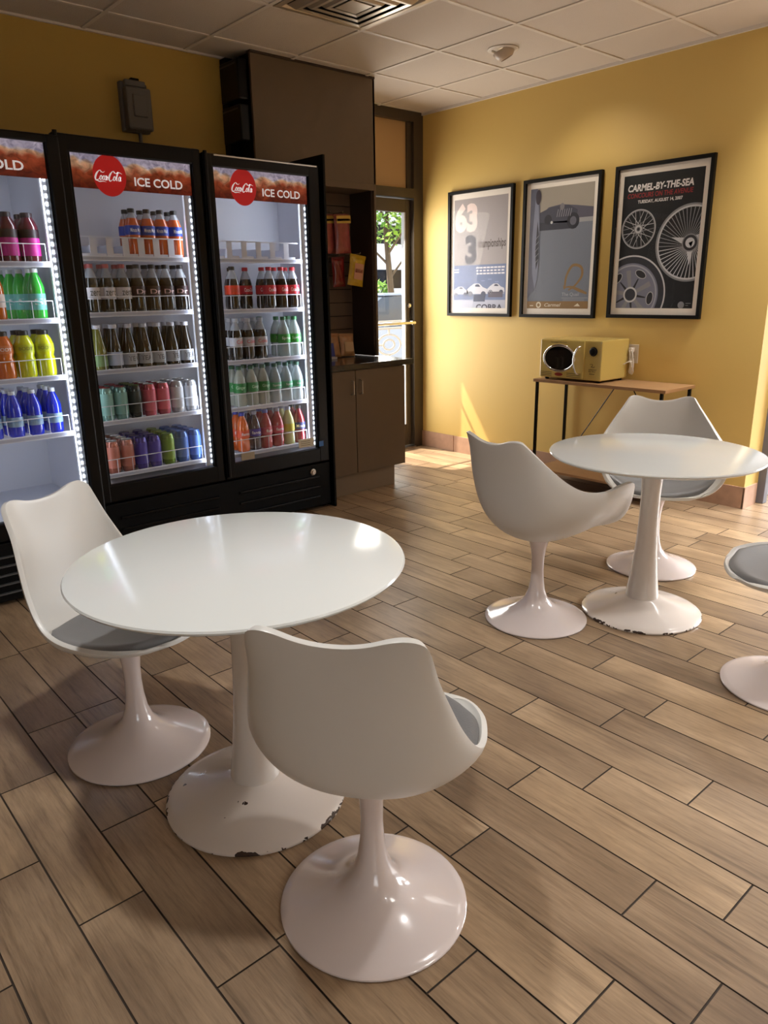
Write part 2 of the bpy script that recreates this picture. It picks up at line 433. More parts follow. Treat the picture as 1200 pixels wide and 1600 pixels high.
# grey door to the right
d = MB(); GD = mat('grey_door_frame', srgb(112, 112, 122), .45)
d.box(5.115, 5.175, 1.93, 2.12, 0, 2.16, GD, .004); d.box(5.99, 6.05, 1.93, 2.12, 0, 2.16, GD, .004); d.box(5.175, 5.99, 1.93, 2.12, 2.10, 2.16, GD, .004)
door2 = struct('door_2', d)
d = MB(); d.box(5.18, 5.985, 1.99, 2.035, .01, 2.095, mat('pale_grey_door', srgb(158, 158, 166), .45), .003); d.build('door_leaf', door2)
d = MB(); d.lathe([(.012, 0), (.012, -.04), (.026, -.045), (.03, -.065), (.02, -.085), (0, -.088)], STEEL, 20, (5.93, 1.99, 1.0), 'y'); d.build('door_knob', door2)

# ================================================================== CHAIRS AND TABLES
def shell_mesh(cpts, epts, NU=30, NV=48, p_rise=2.1, p_out=1.5, fall=None):
    vs, fs = [], []
    for j in range(NV + 1):
        for i in range(NU + 1):
            v = j / NV; u = -1 + 2 * i / NU; a = abs(u)
            # round the four corners of the sheet (square-to-disc mapping inside each corner zone)
            for a0, v0, v1 in ((.55, .89, 1.0), (.6, .10, 0.0)):
                p_, q_ = (a - a0) / (1 - a0), (v - v0) / (v1 - v0)
                if p_ > 0 and q_ > 0: a, v = a0 + (1 - a0) * p_ * math.sqrt(1 - q_ * q_ / 2), v0 + (v1 - v0) * q_ * math.sqrt(1 - p_ * p_ / 2)
            u = math.copysign(a, u)
            cx, cz = crom(cpts, v); ex, ey, ez = crom(epts, v)
            k = a ** p_rise; q = p_out - (p_out - 1.1) * max(0, (v - .7) / .3); out = 1 - (1 - a) ** q
            vs.append((cx + (ex - cx) * k, math.copysign(ey * out, u), cz + (ez - cz) * k))
    for j in range(NV):
        for i in range(NU):
            q = j * (NU + 1) + i; fs.append((q, q + 1, q + NU + 2, q + NU + 1))
    return vs, fs


SIDE_C = [(.255, .448), (.20, .432), (.12, .416), (.03, .404), (-.06, .398), (-.135, .412), (-.19, .462), (-.222, .55), (-.244, .65), (-.262, .745), (-.272, .824)]
SIDE_E = [(.222, .120, .456), (.192, .198, .466), (.120, .242, .474), (.03, .256, .482), (-.045, .254, .50), (-.10, .240, .54), (-.145, .220, .60), (-.18, .200, .67), (-.212, .181, .745), (-.246, .170, .822), (-.272, .150, .872)]
ARM_C = [(.250, .440), (.20, .428), (.12, .416), (.03, .404), (-.06, .400), (-.135, .414), (-.19, .464), (-.222, .55), (-.244, .65), (-.270, .748), (-.300, .840)]
ARM_E = [(.232, .175, .452), (.235, .262, .525), (.212, .308, .655), (.12, .322, .668), (.03, .318, .652), (-.06, .298, .662), (-.13, .270, .70), (-.19, .232, .757), (-.24, .190, .818), (-.276, .164, .860), (-.302, .146, .888)]


def pad_mesh(cp, ep, edge, v0, v1, lift=.03, NU=26, NV=28):
    """upholstered pad following the seat, inset from the rim, closed underneath"""
    top, bot = [], []
    for j in range(NV + 1):
        t = j / NV
        for i in range(NU + 1):
            # map the square to a rounded disc in (u, v)
            a, b = -1 + 2 * i / NU, -1 + 2 * t
            da = a * math.sqrt(max(0, 1 - b * b * .5)); db = b * math.sqrt(max(0, 1 - a * a * .46))
            u = da * edge; v = (v0 + v1) / 2 + db * (v1 - v0) / 2
            cx, cz = crom(cp, v); ex, ey, ez = crom(ep, v); k = abs(u) ** 2.1
            P = Vector((cx + (ex - cx) * k, math.copysign(ey * (1 - (1 - abs(u)) ** 1.5), u), cz + (ez - cz) * k))
            r = max(abs(a), abs(b)); h = lift * (1 - max(0, (r - .72) / .28) ** 2.5 * .62) + .004 * (1 - r)
            top.append(P + Vector((0, 0, h + .003))); bot.append(P + Vector((0, 0, .003)))
    n = len(top); vs = top + bot; fs = []
    idx = lambda i, j: j * (NU + 1) + i
    for j in range(NV):
        for i in range(NU):
            q = (idx(i, j), idx(i + 1, j), idx(i + 1, j + 1), idx(i, j + 1)); fs.append(q); fs.append(tuple(n + w for w in q[::-1]))
    ring = [idx(i, 0) for i in range(NU + 1)] + [idx(NU, j) for j in range(1, NV + 1)] + [idx(i, NV) for i in range(NU - 1, -1, -1)] + [idx(0, j) for j in range(NV - 1, 0, -1)]
    for a, b in zip(ring, ring[1:] + ring[:1]): fs.append((a, n + a, n + b, b))
    return vs, fs


BASEM = mat('white_enamel_base', srgb(226, 214, 211), .16, coat=.6)


def make_chair(kind, label, x, y, deg, cushion=True):
    t = thing('tulip_armchair' if kind == 'arm' else 'tulip_chair', label, 'chair', (x, y, 0), math.radians(deg))
    cp, ep = (ARM_C, ARM_E) if kind == 'arm' else (SIDE_C, SIDE_E)
    vs, fs = shell_mesh(cp, ep)
    mb = MB(); mb.add(vs, fs, SHELLW, True); o = mb.build('seat_shell', t, True)
    so = o.modifiers.new('thickness', 'SOLIDIFY'); so.thickness = .014; so.offset = 0; so.use_even_offset = False
    bv = o.modifiers.new('soft_edge', 'BEVEL'); bv.width = .005; bv.segments = 2; bv.limit_method = 'ANGLE'; bv.angle_limit = math.radians(50)
    if cushion:
        vs, fs = pad_mesh(cp, ep, .87 if kind == 'side' else .72, .03, .555)
        mb = MB(); mb.add(vs, fs, GREYC, True); mb.build('seat_cushion', t, True)
    p = MB()
    prof = [(.2, .0015), (.224, .0015), (.2265, .004), (.2262, .008), (.222, .0115), (.205, .016), (.17, .026), (.13, .040), (.095, .057), (.068, .078), (.048, .105), (.036, .14), (.029, .19), (.0265, .24), (.028, .29), (.033, .33), (.042, .365), (.058, .388), (.075, .396), (.075, .402)]
    p.lathe(prof, BASEM, 64); p.build('pedestal_base', t, True)
    p = MB(); p.lathe([(.215, .0), (.2235, .0), (.2235, .0035), (.215, .0035)], mat('dark_rubber', (.02, .02, .02), .7), 64, cap=False); p.build('floor_ring', t, True)
    return t


chairC = make_chair('side', 'white shell chair in the foreground seen from behind, its back to the camera', .93, 1.125, 36.5)
chairL = make_chair('side', 'white armless chair with grey cushion facing us, between near table and drink coolers', .789, 2.15, -64)
chairM = make_chair('arm', 'white armchair left of the far table, its back and right arm towards us', 2.533, 1.865, -8)
chairB = make_chair('arm', 'white armchair with grey cushion behind the far table, by the microwave stand', 3.50, 1.845, 212)
chairR = make_chair('side', 'white chair with grey cushion cut off by the right edge of the photo', 2.717, .855, 122)


def chip_mat(name, R0, amount):
    m = mat(name, srgb(222, 214, 204), .2, coat=.5).copy(); m.name = name; nt = m.node_tree; p = nt.nodes['Principled BSDF']; N = nt.nodes.new; L = nt.links.new
    tc = N('ShaderNodeTexCoord'); sp = N('ShaderNodeSeparateXYZ'); L(tc.outputs['Object'], sp.inputs[0])
    a = N('ShaderNodeMath'); a.operation = 'MULTIPLY'; L(sp.outputs[0], a.inputs[0]); L(sp.outputs[0], a.inputs[1])
    b = N('ShaderNodeMath'); b.operation = 'MULTIPLY_ADD'; L(sp.outputs[1], b.inputs[0]); L(sp.outputs[1], b.inputs[1]); L(a.outputs[0], b.inputs[2])
    r = N('ShaderNodeMath'); r.operation = 'SQRT'; L(b.outputs[0], r.inputs[0])
    mr = N('ShaderNodeMapRange'); mr.inputs['From Min'].default_value = R0 * .965; mr.inputs['From Max'].default_value = R0; mr.inputs['To Max'].default_value = amount; L(r.outputs[0], mr.inputs[0])
    n = N('ShaderNodeTexNoise'); n.inputs['Scale'].default_value = 38; n.inputs['Detail'].default_value = 3; L(tc.outputs['Object'], n.inputs['Vector'])
    n2 = N('ShaderNodeTexNoise'); n2.inputs['Scale'].default_value = 7; L(tc.outputs['Object'], n2.inputs['Vector'])
    ad = N('ShaderNodeMath'); ad.operation = 'MULTIPLY_ADD'; ad.inputs[1].default_value = .55; L(n2.outputs['Fac'], ad.inputs[0]); L(n.outputs['Fac'], ad.inputs[2])
    s_ = N('ShaderNodeMath'); s_.operation = 'ADD'; L(ad.outputs[0], s_.inputs[0]); L(mr.outputs[0], s_.inputs[1])
    gt = N('ShaderNodeMath'); gt.operation = 'GREATER_THAN'; gt.inputs[1].default_value = 1.08; L(s_.outputs[0], gt.inputs[0])
    mx = N('ShaderNodeMix'); mx.data_type = 'RGBA'; mx.inputs['A'].default_value = (*srgb(222, 212, 204), 1); mx.inputs['B'].default_value = (*srgb(58, 44, 40), 1); L(gt.outputs[0], mx.inputs['Factor']); L(mx.outputs['Result'], p.inputs['Base Color'])
    return m


def make_table(label, x, y, rz, chips):
    t = thing('round_pedestal_table', label, 'table', (x, y, 0), rz)
    R = .446
    p = MB(); p.lathe([(0, .722), (.30, .722), (R - .035, .724), (R - .012, .729), (R - .003, .735), (R, .740), (R - .003, .7445), (R - .009, .746), (0, .746)], mat('white_gloss_tabletop', srgb(229, 232, 230), .13, coat=.15), 96); p.build('tabletop', t, True)
    p = MB(); p.lathe([(.072, .072), (.070, .10), (.061, .17), (.052, .26), (.045, .36), (.0415, .46), (.041, .55), (.044, .62), (.05, .68), (.056, .706), (.12, .708), (.12, .722)], mat('white_table_stem', srgb(222, 214, 206), .25, coat=.3), 48); p.build('stem', t, True)
    p = MB(); p.lathe([(.24, .0), (.258, .0), (.262, .004), (.262, .009), (.256, .014), (.235, .02), (.19, .033), (.145, .048), (.11, .062), (.088, .072), (.0755, .0775), (.073, .078)], chip_mat('chipped_white_enamel_' + chips[0], .26, chips[1]), 72); p.build('pedestal_base', t, True)
    return t


make_table('round white pedestal table nearest the camera, with one chair in front', .936, 1.665, 2.4, ('near', .31))
make_table('round white pedestal table on the right, near the framed posters', 2.943, 1.58, .3, ('far', .27))

# ================================================================== DRINK COOLERS
def ice_tea_mat():
    m = bpy.data.materials.new('iced_cola_print'); m.use_nodes = True; nt = m.node_tree; p = nt.nodes['Principled BSDF']; N = nt.nodes.new; L = nt.links.new
    tc = N('ShaderNodeTexCoord'); sp = N('ShaderNodeSeparateXYZ'); L(tc.outputs['UV'], sp.inputs[0])
    mp = N('ShaderNodeVectorMath'); mp.operation = 'MULTIPLY'; mp.inputs[1].default_value = (7, 2, 1); L(tc.outputs['UV'], mp.inputs[0])
    n = N('ShaderNodeTexVoronoi'); n.inputs['Scale'].default_value = 1.3; L(mp.outputs[0], n.inputs['Vector'])
    n2 = N('ShaderNodeTexNoise'); n2.inputs['Scale'].default_value = 2.2; n2.inputs['Detail'].default_value = 4; n2.inputs['Distortion'].default_value = 1.2; L(mp.outputs[0], n2.inputs['Vector'])
    a = N('ShaderNodeMath'); a.operation = 'MULTIPLY_ADD'; a.inputs[1].default_value = .34; L(n.outputs['Distance'], a.inputs[0]); L(sp.outputs[1], a.inputs[2])
    r = N('ShaderNodeValToRGB'); L(a.outputs[0], r.inputs[0]); e = r.color_ramp.elements
    for q in range(4): e.new(.5)
    for q, (pos, c) in zip(e, [(.0, srgb(54, 12, 8)), (.4, srgb(104, 28, 14)), (.7, srgb(150, 66, 38)), (.9, srgb(196, 158, 128)), (.97, srgb(190, 182, 190)), (1.2, srgb(176, 172, 200))]): q.position = min(pos, 1); q.color = (*c, 1)
    mx = N('ShaderNodeMix'); mx.data_type = 'RGBA'; mx.blend_type = 'OVERLAY'; mx.inputs['Factor'].default_value = .5; L(r.outputs[0], mx.inputs['A'])
    r2 = N('ShaderNodeValToRGB'); L(n2.outputs['Fac'], r2.inputs[0]); r2.color_ramp.elements[0].position = .3; r2.color_ramp.elements[1].position = .7; L(r2.outputs[0], mx.inputs['B'])
    L(mx.outputs['Result'], p.inputs['Base Color']); L(mx.outputs['Result'], p.inputs['Emission Color']); p.inputs['Emission Strength'].default_value = .3; p.inputs['Roughness'].default_value = .25
    return m


TEA = ice_tea_mat()
REDM = mat('red_logo', srgb(196, 22, 30), .35, emit=srgb(190, 20, 26), es=.25)
LETW = mat('white_lettering', srgb(238, 234, 236), .4, emit=(.9, .88, .9), es=.35)
LEDM = mat('led_strip', (1, 1, 1), .4, emit=(.82, .9, 1.0), es=4)


def uv_quad(name, x0, x1, y, z0, z1, m, parent):
    me = bpy.data.meshes.new(name); t = .003
    vs = [(x0, y, z0), (x1, y, z0), (x1, y, z1), (x0, y, z1), (x0, y + t, z0), (x1, y + t, z0), (x1, y + t, z1), (x0, y + t, z1)]
    me.from_pydata(vs, [], [(0, 1, 2, 3), (7, 6, 5, 4), (0, 4, 5, 1), (3, 2, 6, 7), (1, 5, 6, 2), (0, 3, 7, 4)]); me.materials.append(m)
    uv = me.uv_layers.new(name='UVMap'); vals = [(0, 0), (1, 0), (1, 1), (0, 1)]
    for p in me.polygons:
        for li in p.loop_indices: v = me.loops[li].vertex_index % 4; uv.data[li].uv = vals[v]
    o = bpy.data.objects.new(name, me); COL.objects.link(o); o.parent = parent
    return o


def door_unit(root, xa, xb, gx0, gx1, yf, zb, zt, gz0, hz0, hz1, dy):
    """one framed glass door: front at yf; glass gx0..gx1 x gz0..hz1; printed header hz0..hz1"""
    f = MB(); b = .008
    f.box(xa, gx0, yf, yf + .045, zb, zt, BLACK, b); f.box(gx1, xb, yf, yf + .045, zb, zt, BLACK, b)
    f.box(gx0 - .01, gx1 + .01, yf + .002, yf + .045, hz1, zt, BLACK, b); f.box(gx0 - .01, gx1 + .01, yf + .002, yf + .045, zb, gz0, BLACK, b)
    # stepped inner lip
    f.box(gx0, gx0 + .010, yf + .012, yf + .04, gz0, hz1, BLACKP); f.box(gx1 - .006, gx1, yf + .012, yf + .04, gz0, hz1, BLACKP)
    dn = f.build('door_frame', root)
    h = MB(); h.tube([(xa + .012, yf - .012, zb + .02), (xa + .012, yf - .012, zt + .006)], .011, BLACK, 12); h.box(xa + .004, xa + .02, yf - .012, yf + .01, zb + .02, zt, BLACK); h.build('hinge_rail', dn)
    g = MB(); g.box(gx0, gx1, yf + .024, yf + .029, gz0, hz1, DGLASS); g.build('glass_pane', dn)
    hd = uv_quad('header_print', gx0 + .001, gx1 - .001, yf + .018, hz0, hz1, TEA, dn)
    return dn


def header_art(dn, gx0, gx1, yf, hz0, hz1):
    w = gx1 - gx0; h = hz1 - hz0
    a = Art((gx0, yf + .0172, hz0 - .1), (1, 0, 0), (0, 0, 1), w, h + .1)
    a.ell(w * .305, .1 + h * .42, .086, .098, REDM, 0)
    a.build('logo_disc', dn)
    a = Art((gx0, yf + .0172, hz0 - .1), (1, 0, 0), (0, 0, 1), w, h + .1)
    script_logo(a, w * .305 - .080, .1 + h * .42 - .030, .142, LETW, 2)
    a.build('logo_script', dn)
    a = Art((gx0, yf + .0172, hz0 - .1), (1, 0, 0), (0, 0, 1), w, h + .1)
    a.text('ICE COLD', w * .50, .1 + h * .17, w * .41, h * .27, LETW, 2, offset=.02)
    a.build('lettering', dn)


SHM, SHR, SHL = [1.620, 1.338, 1.040, .765, .470], [1.620, 1.332, 1.034, .749, .465], [1.577, 1.325, 1.059, .785]
WIREM = mat('white_wire', srgb(228, 230, 238), .4)
CLIPM = mat('clear_divider', srgb(222, 224, 238), .35, alpha=.92)


def shelf(root, x0, x1, yf, yb, z, guard=True, dividers=False, lanes=7):
    s = MB(); s.box(x0, x1, yf, yf + .012, z - .017, z + .008, RAIL, .002)
    n = int((x1 - x0) / .022)
    for i in range(n + 1):
        x = x0 + .006 + (x1 - x0 - .012) * i / n; s.box(x - .0015, x + .0015, yf + .012, yb, z - .004, z - .001, WIREM)
    for y in (yf + .03, (yf + yb) / 2, yb - .02): s.box(x0, x1, y - .003, y + .003, z - .009, z - .004, WIREM)
    so = s.build('shelf', root)
    t = MB(); t.box(x0 + .004, x1 - .004, yf - .0012, yf - .0002, z - .011, z + .003, mat('pale_price_channel', srgb(188, 192, 212), .3)); t.build('price_channel', so)
    if guard:
        g = MB(); L = [(x0 + .012, yf + .05, z + .085), (x0 + .012, yf + .012, z + .085), (x1 - .012, yf + .012, z + .085), (x1 - .012, yf + .05, z + .085)]; g.tube(L, .0022, WIREM, 6)
        for i in range(lanes + 1):
            x = x0 + .012 + (x1 - x0 - .024) * i / lanes; g.tube([(x, yf + .012, z + .085), (x, yf + .012, z - .002)], .0016, WIREM, 5)
        g.build('wire_guard', so)
    if dividers:
        g = MB()
        g.box(x0 + .005, x1 - .02, yf + .008, yf + .011, z + .098, z + .104, RAIL)
        for i in range(lanes):
            x = x0 + .005 + (x1 - x0 - .03) * i / lanes; g.box(x, x + .036, yf + .008, yf + .011, z, z + .1, CLIPM)
            g.box(x + .036, x + .082, yf + .008, yf + .011, z + .004, z + .02, CLIPM)
            g.box(x, x + .0025, yf + .012, yb - .05, z, z + .06, CLIPM)
        g.build('lane_dividers', so)
    return so


def led_bar(root, x, y, z0, z1, face, wide=.03):
    s = MB(); s.box(x - wide, x + .012, y, y + .022, z0, z1, RAIL)
    o = s.build('led_housing', root)
    e = MB(); n = int((z1 - z0) / .034)
    for i in range(n): z = z0 + .017 + i * (z1 - z0) / n; e.box(x + face * .001, x + face * .011, y - .005, y - .0005, z, z + .016, LEDM)
    e.build('led_lights', o)
    return o


def cooler_body(root, x0, x1, yf, yb, zt, iz0, iz1, mull=None, t=.045):
    yd = yf + .045
    b = MB(); b.box(x0, x0 + t * .8, yd, yb, .02, zt, BLACKP); b.box(x1 - t * .8, x1, yd, yb, .02, zt, BLACKP); b.box(x0, x1, yb - .03, yb, .02, zt, BLACKP)
    b.box(x0, x1, yd, yb, iz1 + .01, zt, BLACKP); b.box(x0, x1, yd + .04, yb, .02, iz0 - .01, BLACKP)
    b.build('cabinet_body', root)
    l = MB(); a = x0 + t * .8; c_ = x1 - t * .8
    l.box(a, a + .006, yd, yb - .03, iz0, iz1, LINER); l.box(c_ - .006, c_, yd, yb - .03, iz0, iz1, LINER); l.box(a, c_, yb - .036, yb - .03, iz0, iz1, LINER)
    l.box(a, c_, yd, yb - .03, iz0 - .01, iz0, LINER); l.box(a, c_, yd, yb - .03, iz1, iz1 + .01, LINER)
    if mull: l.box(mull[0], mull[1], yd, yd + .03, iz0, iz1, LINER)
    l.build('white_liner', root)
    v = MB(); v.box(a + .1, c_ - .12, yb - .22, yb - .036, iz1 - .07, iz1, LINER, .006)
    for i in range(26):
        for j in range(2): xx = a + .14 + i * .018; v.box(xx, xx + .010, yb - .2215, yb - .22, iz1 - .05 + j * .022, iz1 - .04 + j * .022, BLACKP)
    v.build('fan_cover', root)


# two-door cooler in the middle of the picture
YC = 3.947
cool = thing('drink_cooler', 'black two-door drink cooler full of bottles and cans, in the middle', 'refrigerator', (0, 0, 0))
cooler_body(cool, 1.385, 2.985, YC, 4.42, 2.13, .415, 2.09, (2.135, 2.215))
d1 = door_unit(cool, 1.388, 2.168, 1.458, 2.115, YC, .33, 2.182, .428, 1.945, 2.103, 0)
header_art(d1, 1.458, 2.115, YC, 1.945, 2.103)
d2 = door_unit(cool, 2.178, 2.968, 2.238, 2.888, YC, .33, 2.17, .425, 1.945, 2.103, 0)
header_art(d2, 2.238, 2.888, YC, 1.945, 2.103)
g = MB(); g.box(2.25, 2.95, YC - .0015, YC + .002, 2.158, 2.1655, mat('silver_trim', (.6, .6, .6), .25, .8)); g.build('door_top_trim', d2)
gr = MB(); gr.box(1.40, 2.975, YC + .012, YC + .05, .025, .318, BLACKP, .005)
for X0, n in ((1.50, 3), (2.26, 3)):
    for j in range(n):
        z = .225 - j * .07
        gr.box(X0, X0 + .62 - j * 0, YC - .002, YC + .014, z, z + .016, BLACK, .004)
go = gr.build('front_grille', cool)
k = MB(); k.lathe([(.022, 0), (.022, -.008), (.013, -.010), (.013, -.02), (0, -.02)], STEEL, 20, (2.83, YC + .012, .27), 'y'); k.build('key_lock', go)
p = MB(); p.box(2.99, 3.008, 3.935, 4.41, 0, 2.235, BLACKP, .003); p.build('side_panel', cool)
for xx, yy in ((1.45, YC + .1), (2.9, YC + .1), (1.45, 4.35), (2.9, 4.35)):
    k = MB(); k.lathe([(.02, 0), (.02, .025)], BLACKP, 16, (xx, yy, 0)); k.build('foot', cool)
for z in SHM: shelf(cool, 1.44, 2.072, 4.0, 4.36, z, guard=z < 1.6, dividers=z > 1.5)
for z in SHR: shelf(cool, 2.22, 2.846, 4.0, 4.36, z, guard=z < 1.6, dividers=z > 1.5, lanes=6)
led_bar(cool, 2.104, 3.995, .43, 2.07, 1); led_bar(cool, 2.878, 3.995, .43, 2.07, 1)
for z, nm, cc, X in ((.445, 'price_sticker', srgb(222, 214, 190), 2.735), (.438, 'blue_sticker', srgb(70, 120, 190), 2.885)):
    s_ = MB(); s_.box(X, X + (.12 if nm[0] == 'p' else .035), YC - .001 if nm[0] != 'p' else YC + .02, YC + .0005 if nm[0] != 'p' else YC + .0235, z, z + .055 if nm[0] == 'p' else z + .035, mat(nm, cc, .5))
    if nm[0] == 'p':
        for q in range(3): s_.box(X + .015, X + .09, YC + .0194, YC + .02, z + .012 + q * .013, z + .015 + q * .013, mat('ink', (.2, .15, .1), .6))
    s_.build(nm, d2)
s_ = MB(); s_.box(2.30, 2.395, YC + .02, YC + .0235, .431, .475, mat('tan_sticker', srgb(170, 155, 130), .5)); s_.build('price_sticker', d2)

# the cooler at the left edge, standing a little further forward
YL = 3.675
cl = thing('drink_cooler', 'black glass-door drink cooler cut by the left edge of the photo, blue bottles inside', 'refrigerator', (0, 0, 0))
cooler_body(cl, .50, 1.325, YL, 4.40, 2.11, .40, 2.07)
dl = door_unit(cl, .503, 1.322, .57, 1.262, YL, .32, 2.118, .41, 1.935, 2.083, 0)
header_art(dl, .52, 1.225, YL, 1.935, 2.083)
gr = MB(); gr.box(.51, 1.32, YL + .012, YL + .05, .02, .31, BLACKP, .005)
for j in range(5): gr.box(.54, 1.28, YL - .004, YL + .014, .06 + j * .045, .068 + j * .045, mat('grey_louver', (.08, .08, .08), .3), .002)
gr.build('front_grille', cl)
for xx, yy in ((.56, YL + .1), (1.26, YL + .1), (.56, 4.35), (1.26, 4.35)):
    k = MB(); k.lathe([(.02, 0), (.02, .02)], BLACKP, 16, (xx, yy, 0)); k.build('foot', cl)
for z in SHL: shelf(cl, .545, 1.235, YL + .06, 4.33, z, guard=True, lanes=7)
led_bar(cl, 1.246, YL + .055, .43, 2.05, 1, .012)


def cooler_light(x, y, z0, z1, dx, e, name):
    o = lamp('AREA', name, (x, y, (z0 + z1) / 2), (dx, .75, 0), e, (.84, .9, 1.0), shape='RECTANGLE', size=.03, size_y=z1 - z0)
    return o


cooler_light(2.070, 3.992, .45, 2.05, -1, 2.0, 'led_light'); cooler_light(1.452, 3.992, .45, 2.05, 1, .9, 'led_light')
cooler_light(2.842, 3.992, .45, 2.05, -1, 4, 'led_light'); cooler_light(2.228, 3.992, .45, 2.05, 1, 1.5, 'led_light')
cooler_light(1.236, YL + .05, .45, 2.0, -1, 3, 'led_light'); cooler_light(.555, YL + .05, .45, 2.0, 1, 3, 'led_light')

# ================================================================== PRODUCTS
PROF = {
    'soda': [(.026, .001), (.033, .006), (.0355, .02), (.0355, .05), (.033, .07), (.0355, .09), (.0358, .125), (.0345, .145), (.029, .17), (.019, .198), (.0135, .212), (.0135, .222)],
    'straight': [(.028, .001), (.034, .006), (.0355, .02), (.0355, .145), (.033, .16), (.024, .19), (.0145, .212), (.0135, .222)],
    'wide': [(.034, .001), (.040, .006), (.0415, .02), (.0415, .085), (.037, .098), (.0415, .112), (.0415, .15), (.034, .172), (.025, .188), (.0225, .196)],
    'tea': [(.028, .001), (.034, .006), (.0345, .02), (.0345, .09), (.033, .11), (.025, .15), (.0185, .19), (.0165, .205), (.0165, .212)],
    'can': [(.024, .002), (.0265, .0), (.031, .008), (.033, .018), (.033, .148), (.031, .158), (.0275, .165), (.0265, .167), (.0255, .164), (0, .164)],
}
KINDS = {}


def band_text(mb, body, r, z0, z1, m, a_span=1.5, **k):
    vs, fs = text_tris(body, **k)
    # radial, facing -y; text runs left to right as seen from the front
    out = []
    for x, y in vs:
        a = -PI / 2 + (x - .5) * a_span; out.append((r * math.cos(a), r * math.sin(a), z0 + (z1 - z0) * y))
    mb.add(out, fs, m)


def liquid(name, c, clear=False):
    return mat(name, c, .12, alpha=.55 if clear else 1, coat=.6, spec=.6)


def product(key, name, shape, body, cap=None, label=None, lz=(.08, .135), text=None, tcol=(1, 1, 1), clear=False, band2=None, headroom=None, capm=None):
    """first of its kind; parked at its later place by place()"""
    prof = PROF[shape]; mb = MB()
    bm = liquid(key + '_liquid', body, clear)
    if headroom and shape != 'can':
        lo = [q for q in prof if q[1] <= headroom]; hi = [q for q in prof if q[1] > headroom]
        mb.lathe(lo + hi[:1], bm, 20, cap=True); mb.lathe(hi, liquid('empty_clear_plastic', srgb(190, 195, 205), True), 20, cap=False)
    else: mb.lathe(prof, bm, 20)
    root = mb.build(name, None, True)
    if shape != 'can':
        zt = prof[-1][1]; rc = prof[-1][0] + .0025
        c_ = MB(); c_.lathe([(rc, zt - .006), (rc, zt + .012), (rc - .002, zt + .014), (0, zt + .014)], mat(key + '_cap_colour', cap, .4), 18); c_.build('cap', root, True)
    else:
        c_ = MB(); c_.lathe([(.0262, .1675), (.0268, .169), (.0255, .1695), (.025, .1655), (0, .1655)], mat('can_lid_' + key, cap or (.7, .7, .72), .3, .8 if cap is None else .3), 20); c_.build('lid', root, True)
    if label:
        rmax = max(r for r, z in prof if lz[0] - .04 <= z <= lz[1] + .04) + .0007
        l_ = MB(); l_.lathe([(rmax - .001, lz[0]), (rmax, lz[0] + .0005), (rmax, lz[1] - .0005), (rmax - .001, lz[1])], mat(key + '_label_colour', label, .45), 24, cap=False)
        if band2: l_.lathe([(rmax + .0003, band2[0]), (rmax + .0003, band2[1])], mat(key + '_band', band2[2], .45), 24, cap=False)
        if text: band_text(l_, text, rmax + .0007, lz[0] + (lz[1] - lz[0]) * .3, lz[0] + (lz[1] - lz[0]) * .72, mat(key + '_ink', tcol, .5), 1.5, offset=.01)
        l_.build('wrap_label', root, False)
    KINDS[key] = [root, False]
    return root


ORD = ['first', 'second', 'third', 'fourth', 'fifth', 'sixth', 'seventh', 'eighth']


def place(key, x, y, z, label, cat, group, s=1.06, rz=0):
    src, used = KINDS[key]
    o = src if not used else copy_tree(src)
    KINDS[key][1] = True
    wd = s if 'sport' in key or key == 'dragonfruit' else s * (1.07 if 'can' not in key else 1.02)
    o.location = (x, y, z); o.scale = (wd, wd, s); o.rotation_euler = (0, 0, rz)
    tag(o, label, cat, group)
    return o


def S255(*c): return srgb(*c)


DKCAP = S255(24, 22, 26)
product('peach', 'juice_bottle', 'straight', S255(206, 96, 52), DKCAP, S255(38, 70, 180), (.11, .155), 'Minute Maid', (.9, .9, .95), headroom=.165)
product('whitelabel', 'soda_bottle', 'soda', S255(30, 30, 24), S255(176, 84, 84), S255(212, 208, 214), (.068, .125), 'zero', (.1, .1, .1), headroom=.165)
product('darkroot', 'soda_bottle', 'soda', S255(22, 15, 14), DKCAP, S255(48, 26, 30), (.075, .13), 'Dr', (.8, .55, .55), headroom=.16)
product('icedtea', 'tea_bottle', 'tea', S255(34, 26, 18), S255(206, 206, 218), S255(178, 182, 190), (.022, .08), 'TEA', (.12, .12, .14))
product('greentea', 'tea_bottle', 'tea', S255(112, 112, 50), S255(206, 206, 218), S255(120, 150, 96), (.022, .08), None)
product('lemontea', 'tea_bottle', 'tea', S255(40, 30, 22), S255(206, 206, 218), S255(190, 200, 226), (.022, .09), None)
for key, col, lid in (('mintcan', S255(118, 160, 150), S255(140, 24, 40)), ('darkcan', S255(26, 32, 20), S255(110, 120, 40)), ('pinkcan', S255(196, 88, 104), None), ('whitecan', S255(196, 200, 208), None),
                      ('coppercan', S255(170, 98, 80), None), ('purplecan', S255(66, 48, 150), S255(50, 40, 120)), ('limecan', S255(120, 150, 44), S255(120, 150, 50)), ('bluecan', S255(70, 106, 176), S255(90, 120, 180))):
    product(key, 'drink_can', 'can', col, lid, tuple(min(1, c * 1.25 + .01) for c in col), (.03, .14), None, (.55, .8, .2) if key in ('darkcan',) else (.75, .75, .8))
    MATS[key + '_liquid'].node_tree.nodes['Principled BSDF'].inputs['Metallic'].default_value = .35
product('cola', 'cola_bottle', 'soda', S255(20, 12, 12), S255(186, 30, 44), S255(206, 40, 56), (.085, .135), 'Coca-Cola', (.95, .9, .9), headroom=.165)
product('orangecola', 'cola_bottle', 'soda', S255(20, 12, 12), DKCAP, S255(220, 62, 30), (.085, .135), 'Coca-Cola', (.5, .1, .05), headroom=.165)
